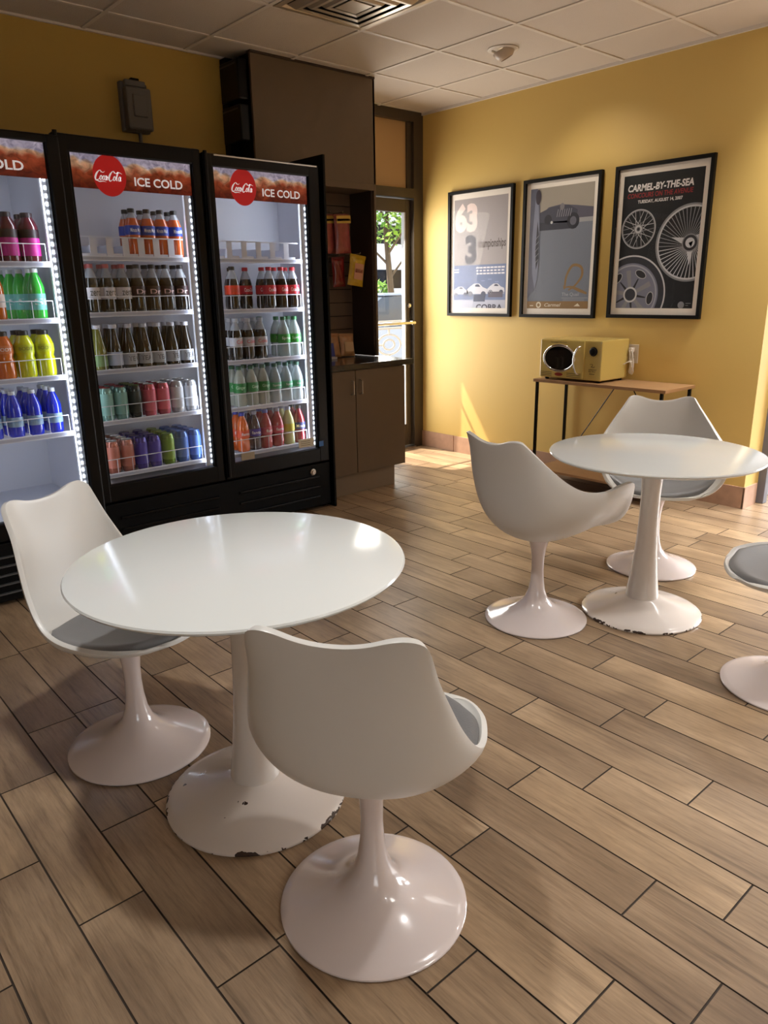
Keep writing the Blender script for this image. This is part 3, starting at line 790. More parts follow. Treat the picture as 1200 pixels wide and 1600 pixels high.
product('dietcola', 'cola_bottle', 'soda', S255(18, 13, 12), S255(176, 176, 184), S255(192, 190, 196), (.082, .13), 'Coke', (.6, .05, .08), headroom=.165)
product('lime', 'soda_bottle', 'soda', S255(176, 190, 186), S255(48, 110, 66), S255(62, 160, 66), (.085, .135), 'Sprite', (.85, .95, .85), clear=True)
product('limezero', 'soda_bottle', 'soda', S255(184, 196, 200), S255(60, 100, 84), S255(88, 166, 124), (.088, .125), 'Sprite', (.9, .9, .95), clear=True)
product('ginger', 'soda_bottle', 'soda', S255(196, 200, 184), S255(38, 84, 52), S255(40, 128, 58), (.085, .14), 'Ginger', (.5, .75, .5), clear=True)
for key, col, cap, lab in (('fantaorange', S255(216, 96, 24), S255(66, 72, 170), S255(226, 84, 44)), ('fantagrape', S255(52, 26, 44), S255(150, 150, 170), S255(72, 52, 160)), ('fantapink', S255(176, 44, 52), S255(96, 100, 190), S255(206, 88, 108)),
                           ('fantastraw', S255(170, 34, 48), S255(150, 150, 170), S255(216, 72, 100)), ('lemonade', S255(198, 196, 128), S255(170, 174, 190), S255(206, 190, 40)), ('fruitpunch', S255(128, 18, 34), DKCAP, S255(44, 52, 120))):
    product(key, 'fruit_soda_bottle', 'soda', col, cap, lab, (.088, .132), None if key == 'lemonade' else ('fanta' if 'fanta' in key else 'Minute'), (.95, .92, .95))
product('dragonfruit', 'energy_drink_bottle', 'wide', S255(88, 32, 44), S255(52, 40, 44), S255(190, 44, 140), (.03, .135), None, (.95, .85, .95), band2=(.105, .14, S255(40, 22, 30)))
product('greensoda', 'soda_bottle', 'straight', S255(60, 190, 70), S255(222, 226, 226), S255(120, 205, 195), (.045, .12), 'Si', (.95, 1, 1))
product('orangejuice', 'juice_bottle', 'straight', S255(190, 92, 30), S255(220, 220, 214), S255(222, 200, 190), (.06, .12), None)
product('orangesport', 'sports_drink_bottle', 'wide', S255(214, 108, 36), S255(26, 24, 28), S255(216, 120, 62), (.115, .15), 'BODY', (.95, .85, .8))
product('yellowsport', 'sports_drink_bottle', 'wide', S255(210, 214, 30), S255(26, 24, 28), S255(196, 206, 40), (.115, .15), 'BODY', (.2, .2, .05))
product('bluewater', 'sports_drink_bottle', 'straight', S255(22, 48, 200), S255(208, 214, 226), S255(150, 178, 206), (.055, .105), 'aqua', (.2, .35, .6))

LX = [1.530 + .0842 * k for k in range(7)]          # lanes of the middle cooler, left door
RX = [2.37 + .0865 * k for k in range(6)]          # lanes, right door
YF = 4.052; DY = .078


def lanes(keys, X, z, rows, where, cat, noun, names, y0=YF, dy=DY, s=1.06, skip=()):
    """keys: kind per lane (None = empty lane); one row behind the other"""
    for r in range(rows):
        n = -1
        for i, key in enumerate(keys):
            if key is None: continue
            n += 1
            if (r, i) in skip: continue
            pos = '%s from left, %s' % (ORD[n], 'front row' if r == 0 else ORD[r] + ' row back')
            place(key, X[i] + random.uniform(-.003, .003), y0 + r * dy, z + .001, '%s %s, %s, %s' % (names[key], noun, pos, where.replace('on the ', '')), cat, where.replace('on the', 'drinks on the'), s, random.uniform(-.35, .35))


MID, RIGHT, LEFT = 'middle door', 'right-hand door', 'left cooler'
lanes([None, None, None, 'peach', 'peach', 'peach', 'peach'], [x - .0 for x in LX[:3]] + [1.79, 1.872, 1.952, 2.032], SHM[0] + .0, 2, 'on the top shelf, ' + MID, 'bottle', 'juice bottle', {'peach': 'orange'})
lanes(['whitelabel'] * 3 + ['darkroot'] * 4, LX, SHM[1], 2, 'on the second shelf, ' + MID, 'bottle', 'soda bottle', {'whitelabel': 'white-label', 'darkroot': 'dark'})
lanes(['greentea', 'lemontea'] + ['icedtea'] * 5, LX, SHM[2], 2, 'on the third shelf, ' + MID, 'bottle', 'tea bottle', {'greentea': 'yellow-green', 'lemontea': 'blue-label', 'icedtea': 'dark'})
lanes(['mintcan', 'mintcan', 'darkcan', 'pinkcan', 'pinkcan', 'whitecan', 'whitecan'], LX, SHM[3], 3, 'on the fourth shelf, ' + MID, 'can', 'can', {'mintcan': 'mint', 'darkcan': 'black', 'pinkcan': 'pink', 'whitecan': 'silver'}, dy=.072, s=1.08)
lanes(['coppercan', 'coppercan', 'purplecan', 'purplecan', 'limecan', 'bluecan', 'bluecan'], LX, SHM[4], 4, 'on the bottom shelf, ' + MID, 'can', 'can', {'coppercan': 'copper', 'purplecan': 'purple', 'limecan': 'lime', 'bluecan': 'blue'}, dy=.072, s=1.08)
lanes(['orangecola', None, None, 'cola', 'cola', 'cola'], RX, SHR[1], 2, 'on the second shelf, ' + RIGHT, 'bottle', 'cola bottle', {'orangecola': 'orange-label', 'cola': 'red-capped'}, skip=((1, 0),))
place('orangecola', RX[1] + .02, YF + .20, SHR[1] + .001, 'orange-label cola bottle at the back of the half-empty second shelf, ' + RIGHT, 'bottle', 'drinks on the second shelf, ' + RIGHT)
place('cola', RX[2] + .01, YF + .15, SHR[1] + .001, 'red-capped cola bottle at the back of the second shelf, beside the orange label, ' + RIGHT, 'bottle', 'drinks on the second shelf, ' + RIGHT)
lanes(['dietcola', 'dietcola', 'dietcola', None, 'lime', 'lime'], RX, SHR[2], 2, 'on the third shelf, ' + RIGHT, 'bottle', 'bottle', {'dietcola': 'silver-label cola', 'lime': 'green-label clear soda'})
place('lime', RX[3] + .0, YF + .14, SHR[2] + .001, 'green-label clear soda bottle set back in the empty lane of the third shelf, ' + RIGHT, 'bottle', 'drinks on the third shelf, ' + RIGHT)
lanes(['ginger'] * 3 + ['limezero'] * 3, RX, SHR[3], 2, 'on the fourth shelf, ' + RIGHT, 'bottle', 'bottle', {'ginger': 'dark-green-label clear soda', 'limezero': 'pale-green-label clear soda'})
lanes(['fantaorange', 'fantagrape', 'fantapink', 'fantastraw', 'lemonade', 'fruitpunch'], RX, SHR[4], 2, 'on the bottom shelf, ' + RIGHT, 'bottle', 'soda bottle', {'fantaorange': 'orange', 'fantagrape': 'purple-label', 'fantapink': 'pink', 'fantastraw': 'strawberry red', 'lemonade': 'pale yellow', 'fruitpunch': 'dark red'})
XL = [.62 + .092 * k for k in range(7)]; YLF = YL + .118
lanes([None, None, None, None, 'dragonfruit', 'dragonfruit', 'dragonfruit'], [x - .0 for x in XL], SHL[0], 2, 'on the top shelf, ' + LEFT, 'bottle', 'bottle', {'dragonfruit': 'magenta-label'}, y0=YLF, dy=.09, s=1.04)
lanes([None, None, None, None, 'orangejuice', None, 'greensoda'], XL, SHL[1], 1, 'on the second shelf, ' + LEFT, 'bottle', 'bottle', {'orangejuice': 'orange juice', 'greensoda': 'green soda'}, y0=YLF, s=.98)
for k in range(5):
    place('greensoda', XL[6] - .022 * k, YLF + .08 * (k + 1), SHL[1] + .001, 'white-capped green bottle, %s behind the front one on the second shelf, left cooler' % ORD[k], 'bottle', 'drinks on the second shelf, left cooler', .98)
lanes([None, None, None, 'orangesport', 'orangesport', 'yellowsport', 'yellowsport'], [x - .0 for x in XL], SHL[2], 2, 'on the third shelf, ' + LEFT, 'bottle', 'sports drink bottle', {'orangesport': 'orange', 'yellowsport': 'yellow'}, y0=YLF, dy=.09, s=1.04)
lanes([None, None, None] + ['bluewater'] * 4, XL, SHL[3], 3, 'on the bottom shelf, ' + LEFT, 'bottle', 'drink bottle', {'bluewater': 'blue'}, y0=YLF, dy=.082, s=.93)
for k_, (o_, u_) in list(KINDS.items()):
    if not u_:
        for ch in list(o_.children): bpy.data.objects.remove(ch)
        bpy.data.objects.remove(o_)

# ================================================================== CORNER CABINETRY
hb = thing('hutch', 'tall dark brown display hutch with open snack niche, right of the coolers', 'cabinet', (0, 0, 0))
p = MB(); p.box(2.83, 3.848, 4.43, 4.45, 2.178, 2.862, LAM, .002); p.build('upper_panel', hb)
p = MB(); p.box(2.83, 3.848, 4.425, 4.47, 2.862, ZC - .001, LAMD); p.build('top_trim', hb)
p = MB(); p.box(2.83, 2.85, 4.45, 4.685, 2.178, 2.862, BLACKP); p.build('left_panel', hb)
p = MB(); p.box(3.828, 3.848, 4.43, 5.0, .947, 2.862, LAM, .002); p.build('side_panel', hb)
p = MB(); p.box(3.05, 3.828, 4.43, 4.70, 2.135, 2.178, LAM, .002); p.build('niche_rail', hb)
p = MB(); p.box(3.05, 3.07, 4.43, 4.70, .947, 2.135, LAM, .002); p.build('side_panel', hb)
p = MB(); p.box(3.815, 3.828, 4.45, 4.70, .947, 2.135, LAMD); p.build('side_lining', hb)
p = MB(); z = .95
while z < 2.13: p.box(3.07, 3.815, 4.70, 4.715, z, min(2.134, z + .094), mat('slatwall_laminate', srgb(98, 80, 66), .5)); z += .1
p.box(3.07, 3.815, 4.715, 4.73, .947, 2.135, BLACKP); p.build('slatwall', hb)
# black equipment on the cabinet's left flank, above the cooler
t = thing('equipment_rack', 'black wall-mounted equipment boxes at the left flank of the upper cabinet', 'equipment', (0, 0, 0))
for z0, z1, nm in ((2.36, 2.575, 'lower_unit'), (2.60, 2.83, 'upper_unit')):
    p = MB(); p.box(2.755, 2.826, 4.46, 4.684, z0, z1, BLACK, .01); p.box(2.752, 2.757, 4.48, 4.67, z1 - .03, z1 - .022, mat('dull_edge', (.05, .05, .05), .3)); p.build(nm, t)
p = MB(); p.box(2.765, 2.828, 4.62, 4.688, 2.2, 2.86, BLACKP); p.build('mounting_rail', t)

bc = thing('base_cabinet', 'brown two-door base cabinet under the dark countertop', 'cabinet', (0, 0, 0))
p = MB(); p.box(3.03, 3.795, 4.10, 4.69, .155, .903, LAM); p.box(3.80, 3.83, 4.5, 4.9, .0, .903, LAMD); p.build('cabinet_body', bc)
p = MB(); p.box(3.03, 3.71, 4.112, 4.66, .001, .155, mat('toe_kick', srgb(128, 112, 94), .45)); p.build('toe_kick', bc)
for a, b_, hx, nm in ((3.035, 3.318, 3.286, 'left'), (3.324, 3.795, 3.362, 'right')):
    p = MB(); p.box(a, b_, 4.08, 4.099, .158, .9, LAM, .0015); dd = p.build('door', bc)
    h = MB(); h.tube([(hx, 4.08, .83), (hx, 4.055, .825), (hx, 4.055, .735), (hx, 4.08, .73)], .005, STEEL, 10); h.build('handle', dd)
ct = MB(); ct.box(3.03, 3.872, 4.06, 4.92, .905, .945, mat('dark_countertop', srgb(46, 40, 36), .22, coat=.4), .003)
tag(ct.build('countertop'), 'dark glossy countertop over the brown base cabinet by the door', 'countertop')

# hanging and standing snack bags
def bag(name, label, cat, cx, cz, w, h, y, cols, hang=True, tilt=0, art=None, group=None):
    t = thing(name, label, cat, (cx, y, cz), 0, group)
    vs, fs = [], []; nx, nz = 12, 14
    for sgn in (-1, 1):
        for j in range(nz + 1):
            for i in range(nx + 1):
                u, v = -1 + 2 * i / nx, -1 + 2 * j / nz
                puff = .022 * (1 - u ** 4) * (1 - v ** 6) + .002 * math.sin(9 * u + 5 * v) * (1 - u * u)
                vs.append((u * w / 2 * (1 - .06 * (1 - v * v)), sgn * puff - (0 if sgn > 0 else 0), v * h / 2))
        o = 0 if sgn < 0 else (nx + 1) * (nz + 1)
        for j in range(nz):
            for i in range(nx): q = o + j * (nx + 1) + i; fs.append((q, q + 1, q + nx + 2, q + nx + 1))
    mb = MB(); mb.add(vs, fs, mat(cols[0], cols[1], .28, coat=.5, bump=(40, .3), vary=(30, .35)), True); mb.build('bag_body', t, True)
    mb = MB(); mb.box(-w / 2, w / 2, -.003, .003, h / 2 - .012, h / 2 + .012, mat(cols[0] + '_seal', tuple(c * .8 for c in cols[1]), .4)); mb.build('top_seal', t)
    if art:
        for (nm, x0, z0, x1, z1, c) in art:
            a = Art((x0 * w, -.0265, z0 * h), (1, 0, 0), (0, 0, 1), (x1 - x0) * w, (z1 - z0) * h); a.rect(0, 0, (x1 - x0) * w, (z1 - z0) * h, mat(cols[0] + nm, c, .4), 0); a.build(nm, t)
    if hang:
        mb = MB(); mb.tube([(0, .15 if y < 4.58 else 4.70 - y, h / 2 + .02), (0, -.02, h / 2 + .02), (0, -.024, h / 2 + .03)], .003, STEEL, 6); mb.build('hook', t)
    t.rotation_euler = (tilt, .14 if 'yellow' in name + label and hang and 'bright' in label else (-.05 if hang else .04), 0)
    return t


for k, dx in enumerate((0, .012, .02)):
    bag('snack_bag', ['reddish snack bag at the front of the upper peg, yellow header', 'reddish snack bag just behind the front one on the upper peg', 'reddish snack bag at the back of the upper peg'][k], 'snack bag', 3.60 - .075 * k, 1.83 + .0 * k, .145, .26, 4.53 + .052 * k, ('red_foil', srgb(150, 68, 62)), True, 0,
        [('header_card', -.45, .30, .45, .50, srgb(196, 160, 70)), ('header_stripe', -.40, .36, .40, .42, srgb(60, 20, 18))], 'snack bags on the upper peg')
bag('snack_bag', 'bright yellow snack bag hanging lowest in the niche', 'snack bag', 3.70, 1.575, .15, .21, 4.50, ('yellow_foil', srgb(198, 160, 26)), True, .03, [('print_panel', -.26, -.28, .30, .26, srgb(206, 150, 120)), ('print_stripe', -.2, -.05, .26, .08, srgb(150, 30, 24))], 'snack bags on the lower peg')
bag('snack_bag', 'dark red snack bag hanging left of the yellow one', 'snack bag', 3.585, 1.565, .12, .20, 4.57, ('dark_red_foil', srgb(120, 26, 24)), True, 0, None, 'snack bags on the lower peg')
bag('cookie_bag', 'blue and tan cookie bag lying at the left of the countertop', 'snack bag', 3.50, 1.035, .13, .17, 4.56, ('blue_tan_bag', srgb(170, 120, 78)), False, -.25, [('blue_corner', -.5, -.5, -.1, .1, srgb(52, 62, 150))], 'snack bags on the countertop')
bag('cookie_bag', 'tan cookie bag standing at the right of the countertop', 'snack bag', 3.645, 1.03, .14, .16, 4.57, ('tan_bag', srgb(186, 138, 96)), False, -.2, [('clear_window', -.3, -.3, .3, .15, srgb(206, 170, 130))], 'snack bags on the countertop')
p = MB(); p.box(3.40, 3.47, 4.47, 4.53, .946, .962, mat('white_price_card', srgb(200, 195, 200), .5), .002); tag(p.build('price_card'), 'small white price card at the left end of the countertop', 'card')

# grey weatherproof box on the back wall
t = thing('electrical_box', 'grey weatherproof electrical box on the dark yellow wall over the coolers', 'electrical box', (2.15, 4.69, 2.5))
GB = mat('grey_box_plastic', srgb(104, 100, 98), .5)
p = MB(); p.box(-.085, .085, -.04, 0, -.135, .135, GB, .008); p.build('back_box', t)
p = MB(); p.box(-.075, .08, -.10, -.04, -.13, .10, GB, .012); p.box(-.04, .045, -.108, -.098, -.06, .06, GB, .005); p.build('hinged_cover', t)
p = MB(); p.box(-.065, .06, -.075, -.04, .105, .14, GB, .006); p.box(-.02, .03, -.06, -.03, .135, .155, BLACKP, .003); p.build('latch', t)
p = MB(); p.tube([(.02, -.025, -.13), (.02, -.025, -.50)], .011, GB, 12); p.build('conduit', t)

# ================================================================== CEILING FIXTURES
t = thing('air_diffuser', 'square metal air vent in the ceiling at the top edge of the photo', 'vent', (2.834, 3.4155, ZC))
DM = mat('vent_metal', srgb(205, 190, 168), .3, .5)
def sq(mb, ro, zo, ri, zi, m):
    for q in range(4):
        c_, s_ = [(1, 0), (0, 1), (-1, 0), (0, -1)][q]
        rot = lambda x, y, z: (c_ * x - s_ * y, s_ * x + c_ * y, z)
        mb.add([rot(ro, -ro, zo), rot(ro, ro, zo), rot(ri, ri, zi), rot(ri, -ri, zi), rot(ro, -ro, zo + .002), rot(ro, ro, zo + .002), rot(ri, ri, zi + .002), rot(ri, -ri, zi + .002)], [(0, 1, 2, 3), (7, 6, 5, 4), (0, 4, 5, 1), (2, 6, 7, 3)], m)
p = MB(); sq(p, .300, -.010, .268, -.012, DM); sq(p, .268, -.012, .25, -.001, DM); p.box(-.25, .25, -.25, .25, -.0025, -.001, mat('vent_dark', (.02, .018, .015), .8)); p.build('frame', t)
for ro in (.245, .19, .135):
    p = MB(); sq(p, ro, -.006, ro - .030, -.030, DM); sq(p, ro - .030, -.030, ro - .052, -.028, DM); p.build('louver_ring', t)
p = MB(); p.box(-.07, .07, -.07, .07, -.030, -.024, DM, .001); p.build('centre_plate', t)
t = thing('eyeball_downlight', 'white recessed eyeball spotlight in the ceiling above the posters', 'ceiling light', (4.075, 3.45, ZC))
p = MB(); p.lathe([(.098, -.001), (.098, -.006), (.09, -.010), (.072, -.010), (.070, -.002)], TBAR, 40, cap=False); p.build('trim_ring', t, True)
eb = MB(); pr = [(.070 * math.cos(a), -.070 * math.sin(a)) for a in [i * PI / 2 * .62 / 8 for i in range(9)]]
eb.lathe(pr, mat('eyeball_white', srgb(196, 178, 160), .4), 32, cap=False); eb.lathe([(pr[-1][0], pr[-1][1]), (pr[-1][0] - .004, pr[-1][1] + .003), (.030, -.012)], mat('eyeball_inside', srgb(120, 96, 76), .5), 32, cap=False)
e_ = eb.build('eyeball', t, True); e_.rotation_euler = (-.25, -.42, 0)
p = MB(); p.lathe([(.026, -.018), (.022, -.030), (0, -.034)], mat('lamp_face', (1, .95, .85), .3, emit=(1, .85, .6), es=3), 24); l_ = p.build('bulb', t, True); l_.rotation_euler = (-.25, -.42, 0)
l = bpy.data.lights.new('spot_lamp', 'SPOT'); l.energy = 20; l.color = (1, .9, .75); l.spot_size = 1.5; l.spot_blend = 1; l.shadow_soft_size = .03
lo = bpy.data.objects.new('spot_lamp', l); COL.objects.link(lo); lo.parent = t; lo.location = (.0, 0, -.07); lo.rotation_euler = Vector((.75, -.25, -1)).to_track_quat('-Z', 'Y').to_euler()
for i, (x, y) in enumerate([(4.71, 1.54), (2.21, -1.28)]):  # unseen ceiling panels, added to light the far table and the room
    t = thing('troffer_light', ['square flush ceiling panel light just past the right edge of the photo', 'square flush ceiling panel light behind the camera'][i], 'ceiling light', (x, y, ZC), 0)
    p = MB(); sq(p, .30, -.008, .27, -.009, TBAR); p.build('frame', t)
    p = MB(); p.box(-.27, .27, -.27, .27, -.007, -.003, mat('panel_lens', (1, 1, 1), .4, emit=(1, .97, .92), es=4)); p.build('diffuser', t)
    l = bpy.data.lights.new('panel_lamp', 'AREA'); l.energy = [26, 14][i]; l.size = .52; l.color = (1, .97, .92); l.spread = 1.7
    lo = bpy.data.objects.new('panel_lamp', l); COL.objects.link(lo); lo.parent = t; lo.location = (0, 0, -.012)
for i, (x, y) in enumerate([(.65, 1.60), (2.2, .35), (1.27, -1.53), (4.4, .35)]):
    t = thing('recessed_downlight', 'round recessed ceiling downlight out of the photo, over the seating area', 'ceiling light', (x, y, ZC), 0, 'downlights over the seating area')
    p = MB(); p.lathe([(.10, -.001), (.10, -.007), (.09, -.010), (.078, -.008), (.076, -.001)], TBAR, 32, cap=False); p.build('trim_ring', t, True)
    p = MB(); p.lathe([(.076, -.0035), (0, -.0035)], mat('downlight_lens', (1, 1, 1), .4, emit=(1, .93, .82), es=5), 32, cap=False); p.build('lens', t, True)
    l = bpy.data.lights.new('downlight_lamp', 'SPOT'); l.energy = [112, 90, 62, 98][i]; l.color = (1, .99, .97); l.spot_size = 1.95; l.spot_blend = .8; l.shadow_soft_size = .07
    lo = bpy.data.objects.new('downlight_lamp', l); COL.objects.link(lo); lo.parent = t; lo.location = (0, 0, -.02)

# ================================================================== POSTERS (on wall_right, x = 4.905, seen along +x; text runs towards -y)
def poster(label, yl, yr, z0, z1, group='framed automobile posters'):
    t = thing('framed_poster', label, 'poster', (4.905, (yl + yr) / 2, (z0 + z1) / 2), 0, group)
    w, h = yl - yr, z1 - z0; f = MB(); fw = .024; FB = mat('black_wood_frame', (.006, .0055, .005), .45, spec=.2)
    for a, b_, c_, d_ in ((-w / 2, w / 2, h / 2 - fw, h / 2), (-w / 2, w / 2, -h / 2, -h / 2 + fw), (-w / 2, -w / 2 + fw, -h / 2 + fw, h / 2 - fw), (w / 2 - fw, w / 2, -h / 2 + fw, h / 2 - fw)): f.box(-.032, -.002, a, b_, c_, d_, FB)
    f.build('frame', t)
    p = MB(); p.box(-.012, -.004, -w / 2 + fw - .002, w / 2 - fw + .002, -h / 2 + fw - .002, h / 2 - fw + .002, mat('cream_mat_board', srgb(240, 231, 220), .7)); p.build('mat_board', t)
    g = MB(); g.box(-.0225, -.021, -w / 2 + fw, w / 2 - fw, -h / 2 + fw, h / 2 - fw, PGLASS); g.build('glass_pane', t)
    iw, ih = .062, .068
    W_, H_ = w - 2 * iw, h - 2 * ih
    a = lambda: Art((-.0122, w / 2 - iw, -h / 2 + ih), (0, -1, 0), (0, 0, 1), W_, H_)
    return t, a, W_, H_


pm = lambda n, *c: mat('print_' + n, srgb(*c), .55)
# --- poster 1
t, A, w, h = poster('framed grey poster with large 63 and 3, leftmost of the three', 4.686, 3.985, 1.212, 2.217)
a = A(); a.rect(0, 0, w, h, pm('silver', 158, 150, 150), 1); a.rect(0, 0, w, h * .40, pm('steel_blue', 104, 118, 156), 2)
a.rect(0, 0, w, h * .075, pm('pale_ground', 176, 178, 196), 3)
a.rect(w * .02, h * .13, w * .98, h * .17, pm('track_grey', 150, 156, 180), 3)
for k, (cx, cy, s_) in enumerate(((.14, .155, .85), (.46, .165, 1.15), (.82, .175, .9))):
    P = lambda x, y: (w * (cx + x * s_), h * (cy + y * s_)); WH = pm('car_white', 206, 206, 216); DK = pm('car_shadow', 60, 66, 92)
    a.poly([P(-.17, -.03), P(-.18, .0), P(-.12, .03), P(-.05, .055), P(.04, .055), P(.10, .025), P(.17, .01), P(.18, -.03)], WH, 4)
    a.poly([P(-.04, .03), P(-.02, .048), P(.03, .048), P(.06, .028)], DK, 5)
    a.ell(w * (cx - .11 * s_), h * (cy - .03 * s_), w * .04 * s_, h * .022 * s_, DK, 5); a.ell(w * (cx + .11 * s_), h * (cy - .03 * s_), w * .04 * s_, h * .022 * s_, DK, 5)
    a.ring(w * (cx - .11 * s_), h * (cy - .03 * s_), w * .015, w * .022, WH, 6, 20)
a.rect(w * .40, h * .06, w * .62, h * .125, pm('car_shadow', 60, 66, 92), 6); a.rect(w * .68, h * .10, w * .95, h * .15, pm('dark_brown_car', 84, 76, 92), 6)
for k in range(7): a.rect(w * (.02 + .13 * k), h * (.235 + .012 * (k % 3)), w * (.09 + .13 * k), h * (.245 + .012 * (k % 3)), pm('mid_blue', 128, 142, 184), 4)
a.build('print', t)
a = A(); a.text('63', w * .01, h * .70, w * .44, h * .265, pm('pinkish_white', 226, 206, 200), 3, offset=.055); a.build('number_63', t)
a = A(); a.text('3', w * .22, h * .405, w * .225, h * .27, pm('number_grey', 66, 62, 74), 4, offset=.055); a.build('number_3', t)
a = A(); a.text('championships', w * .47, h * .53, w * .51, h * .10, pm('text_brown', 84, 72, 68), 4, offset=.025); a.build('lettering', t)
a = A()
for k in range(3):
    for q in range(8): a.rect(w * (.44 + .068 * q), h * (.365 - .027 * k), w * (.497 + .068 * q - .01 * (k % 2)), h * (.379 - .027 * k), pm('text_white', 222, 220, 228), 5)
for k in range(2): a.rect(w * .01, h * (.355 - .022 * k), w * .10, h * (.366 - .022 * k), pm('text_white', 222, 220, 228), 5)
a.build('small_text', t)
a = A(); a.text('COBRA', w * .45, h * -.022, w * .50, h * .058, pm('text_dark', 56, 54, 74), 7, offset=.03); a.build('title', t)
# --- poster 2
t, A, w, h = poster('framed poster of a vintage racing car on a grey road, middle of the three', 3.886, 3.199, 1.212, 2.221)
a = A(); a.rect(0, 0, w, h, pm('road_grey_blue', 116, 122, 136), 1); a.rect(0, h * .78, w, h, pm('tan_sky', 158, 150, 138), 2)
a.poly([(w * .16, h * .77), (w * .3, h * .84), (w * .5, h * .855), (w * .75, h * .835), (w, h * .81), (w, h * .70), (w * .16, h * .70)], pm('hill', 84, 82, 96), 3)
a.rect(w * .16, h * .70, w, h * .735, pm('light_strip', 158, 158, 162), 4); a.rect(w * .15, h * .655, w * .75, h * .72, pm('car_dark', 44, 44, 58), 5)
a.poly([(w * .15, h * .80), (w * .35, h * .84), (w * .62, h * .845), (w * .76, h * .80), (w * .76, h * .70), (w * .15, h * .72)], pm('car_body', 62, 62, 76), 5)
a.ell(w * .70, h * .715, w * .095, h * .065, pm('tyre', 30, 30, 42), 6); a.ell(w * .70, h * .715, w * .05, h * .035, pm('wheel_grey', 96, 96, 108), 7)
a.ell(w * .30, h * .74, w * .06, h * .04, pm('tyre', 30, 30, 42), 7); a.ell(w * .36, h * .715, w * .018, h * .012, pm('lamp_white', 206, 206, 206), 8)
for k in range(7): a.line((w * (.44 + .035 * k), h * .755), (w * (.46 + .035 * k), h * .815), w * .008, pm('glint', 150, 150, 160), 7)
a.ell(w * .52, h * .835, w * .035, h * .028, pm('driver', 120, 116, 122), 8)
a.poly([(0, h), (w * .11, h), (w * .16, h * .86), (w * .17, h * .62), (w * .175, h * .4), (w * .15, h * .24), (w * .10, h * .16), (0, h * .08)], pm('fender_grey', 92, 94, 112), 9)
a.poly([(w * .085, h * .95), (w * .13, h * .9), (w * .16, h * .7), (w * .175, h * .45), (w * .16, h * .26), (w * .12, h * .16), (w * .07, h * .3), (w * .05, h * .6)], pm('fender_light', 128, 132, 152), 10)
a.poly([(w * .13, h * .74), (w * .16, h * .62), (w * .17, h * .42), (w * .13, h * .33), (w * .11, h * .5)], pm('tyre', 30, 30, 42), 11)
a.ell(w * .13, h * .93, w * .045, h * .06, pm('dark_plum', 48, 38, 52), 11)
for k in range(5): a.line((w * .10, h * (.38 + .05 * k)), (w * .165, h * (.42 + .05 * k)), w * .006, pm('glint', 150, 150, 160), 12)
a.build('print', t)
a = A(); a.stroke([(w * .60, h * .195), (w * .62, h * .17), (w * .64, h * .27), (w * .73, h * .355), (w * .86, h * .34), (w * .88, h * .27), (w * .78, h * .19), (w * .68, h * .155)], [.004, .012, .018, .02, .02, .018, .014, .01], pm('brush_gold', 138, 106, 58), 4)
a.stroke([(w * .60, h * .175), (w * .72, h * .18), (w * .86, h * .15), (w * .97, h * .125)], [.004, .016, .022, .014], pm('brush_gold', 138, 106, 58), 5); a.build('brush_letter_q', t)
a = A(); a.text('The Quail', w * .58, h * .10, w * .27, h * .034, pm('text_pale', 176, 180, 190), 4)
a.rect(w * .58, h * .088, w * .99, h * .091, pm('text_pale', 176, 180, 190), 4)
for k in range(2): a.rect(w * .60, h * (.076 - .011 * k), w * .94, h * (.080 - .011 * k), pm('text_dim', 150, 154, 166), 4)
a.build('small_text', t)
a = A(); a.rect(0, 0, w, h * .062, pm('gold_band', 140, 106, 58), 4); a.text('Carmel', w * .30, h * .016, w * .27, h * .03, pm('text_cream', 226, 214, 190), 5, shear=.3, offset=.01); a.ring(w * .2, h * .03, w * .022, w * .042, pm('text_cream', 226, 214, 190), 5, 24)
a.poly([(w * .78, h * .02), (w * .84, h * .045), (w * .88, h * .02)], pm('text_cream', 226, 214, 190), 5); a.rect(w * .05, h * .02, w * .11, h * .028, pm('text_cream', 226, 214, 190), 5); a.build('gold_band', t)
# --- poster 3
t, A, w, h = poster('framed black poster with three chrome car wheels, rightmost of the three', 3.091, 2.395, 1.219, 2.222)
a = A(); a.rect(0, 0, w, h, pm('black', 8, 7, 10), 1); a.build('print', t)
a = A(); a.text('CARMEL-BY-THE-SEA', w * .06, h * .880, w * .82, h * .052, pm('white', 232, 228, 228), 3, offset=.035, shear=.12); a.build('headline', t)
a = A(); a.text('CONCOURS ON THE AVENUE', w * .06, h * .832, w * .82, h * .036, pm('red', 150, 30, 32), 3, offset=.02, shear=.12); a.build('subheadline', t)
a = A(); a.text('TUESDAY, AUGUST 14, 2007', w * .20, h * .787, w * .56, h * .028, pm('white', 232, 228, 228), 3, offset=.025); a.build('date_line', t)
CH, CG, CD, CM = pm('chrome_light', 196, 196, 200), pm('chrome_grey', 134, 134, 138), pm('chrome_dark', 34, 32, 38), pm('magnesium', 118, 120, 138)
a = A(); cx, cy, R_ = w * .235, h * .602, w * .225
a.ring(cx, cy, R_ * .90, R_, CG, 2); a.ring(cx, cy, R_ * .955, R_ * .985, CH, 3)
for k in range(24):
    q = 2 * PI * k / 24; dl = .16 if k % 2 else -.16
    a.line((cx + R_ * .2 * math.cos(q + dl * 4), cy + R_ * .2 * math.sin(q + dl * 4)), (cx + R_ * .91 * math.cos(q), cy + R_ * .91 * math.sin(q)), .0045, CH if k % 3 else CG, 3, .003)
a.ell(cx, cy, R_ * .27, R_ * .27, CG, 4); a.ring(cx, cy, R_ * .12, R_ * .2, CH, 5, 32); a.ell(cx, cy, R_ * .08, R_ * .08, CD, 5); a.build('wire_wheel_small', t)
a = A(); cx, cy, R_ = w * .90, h * .478, w * .425
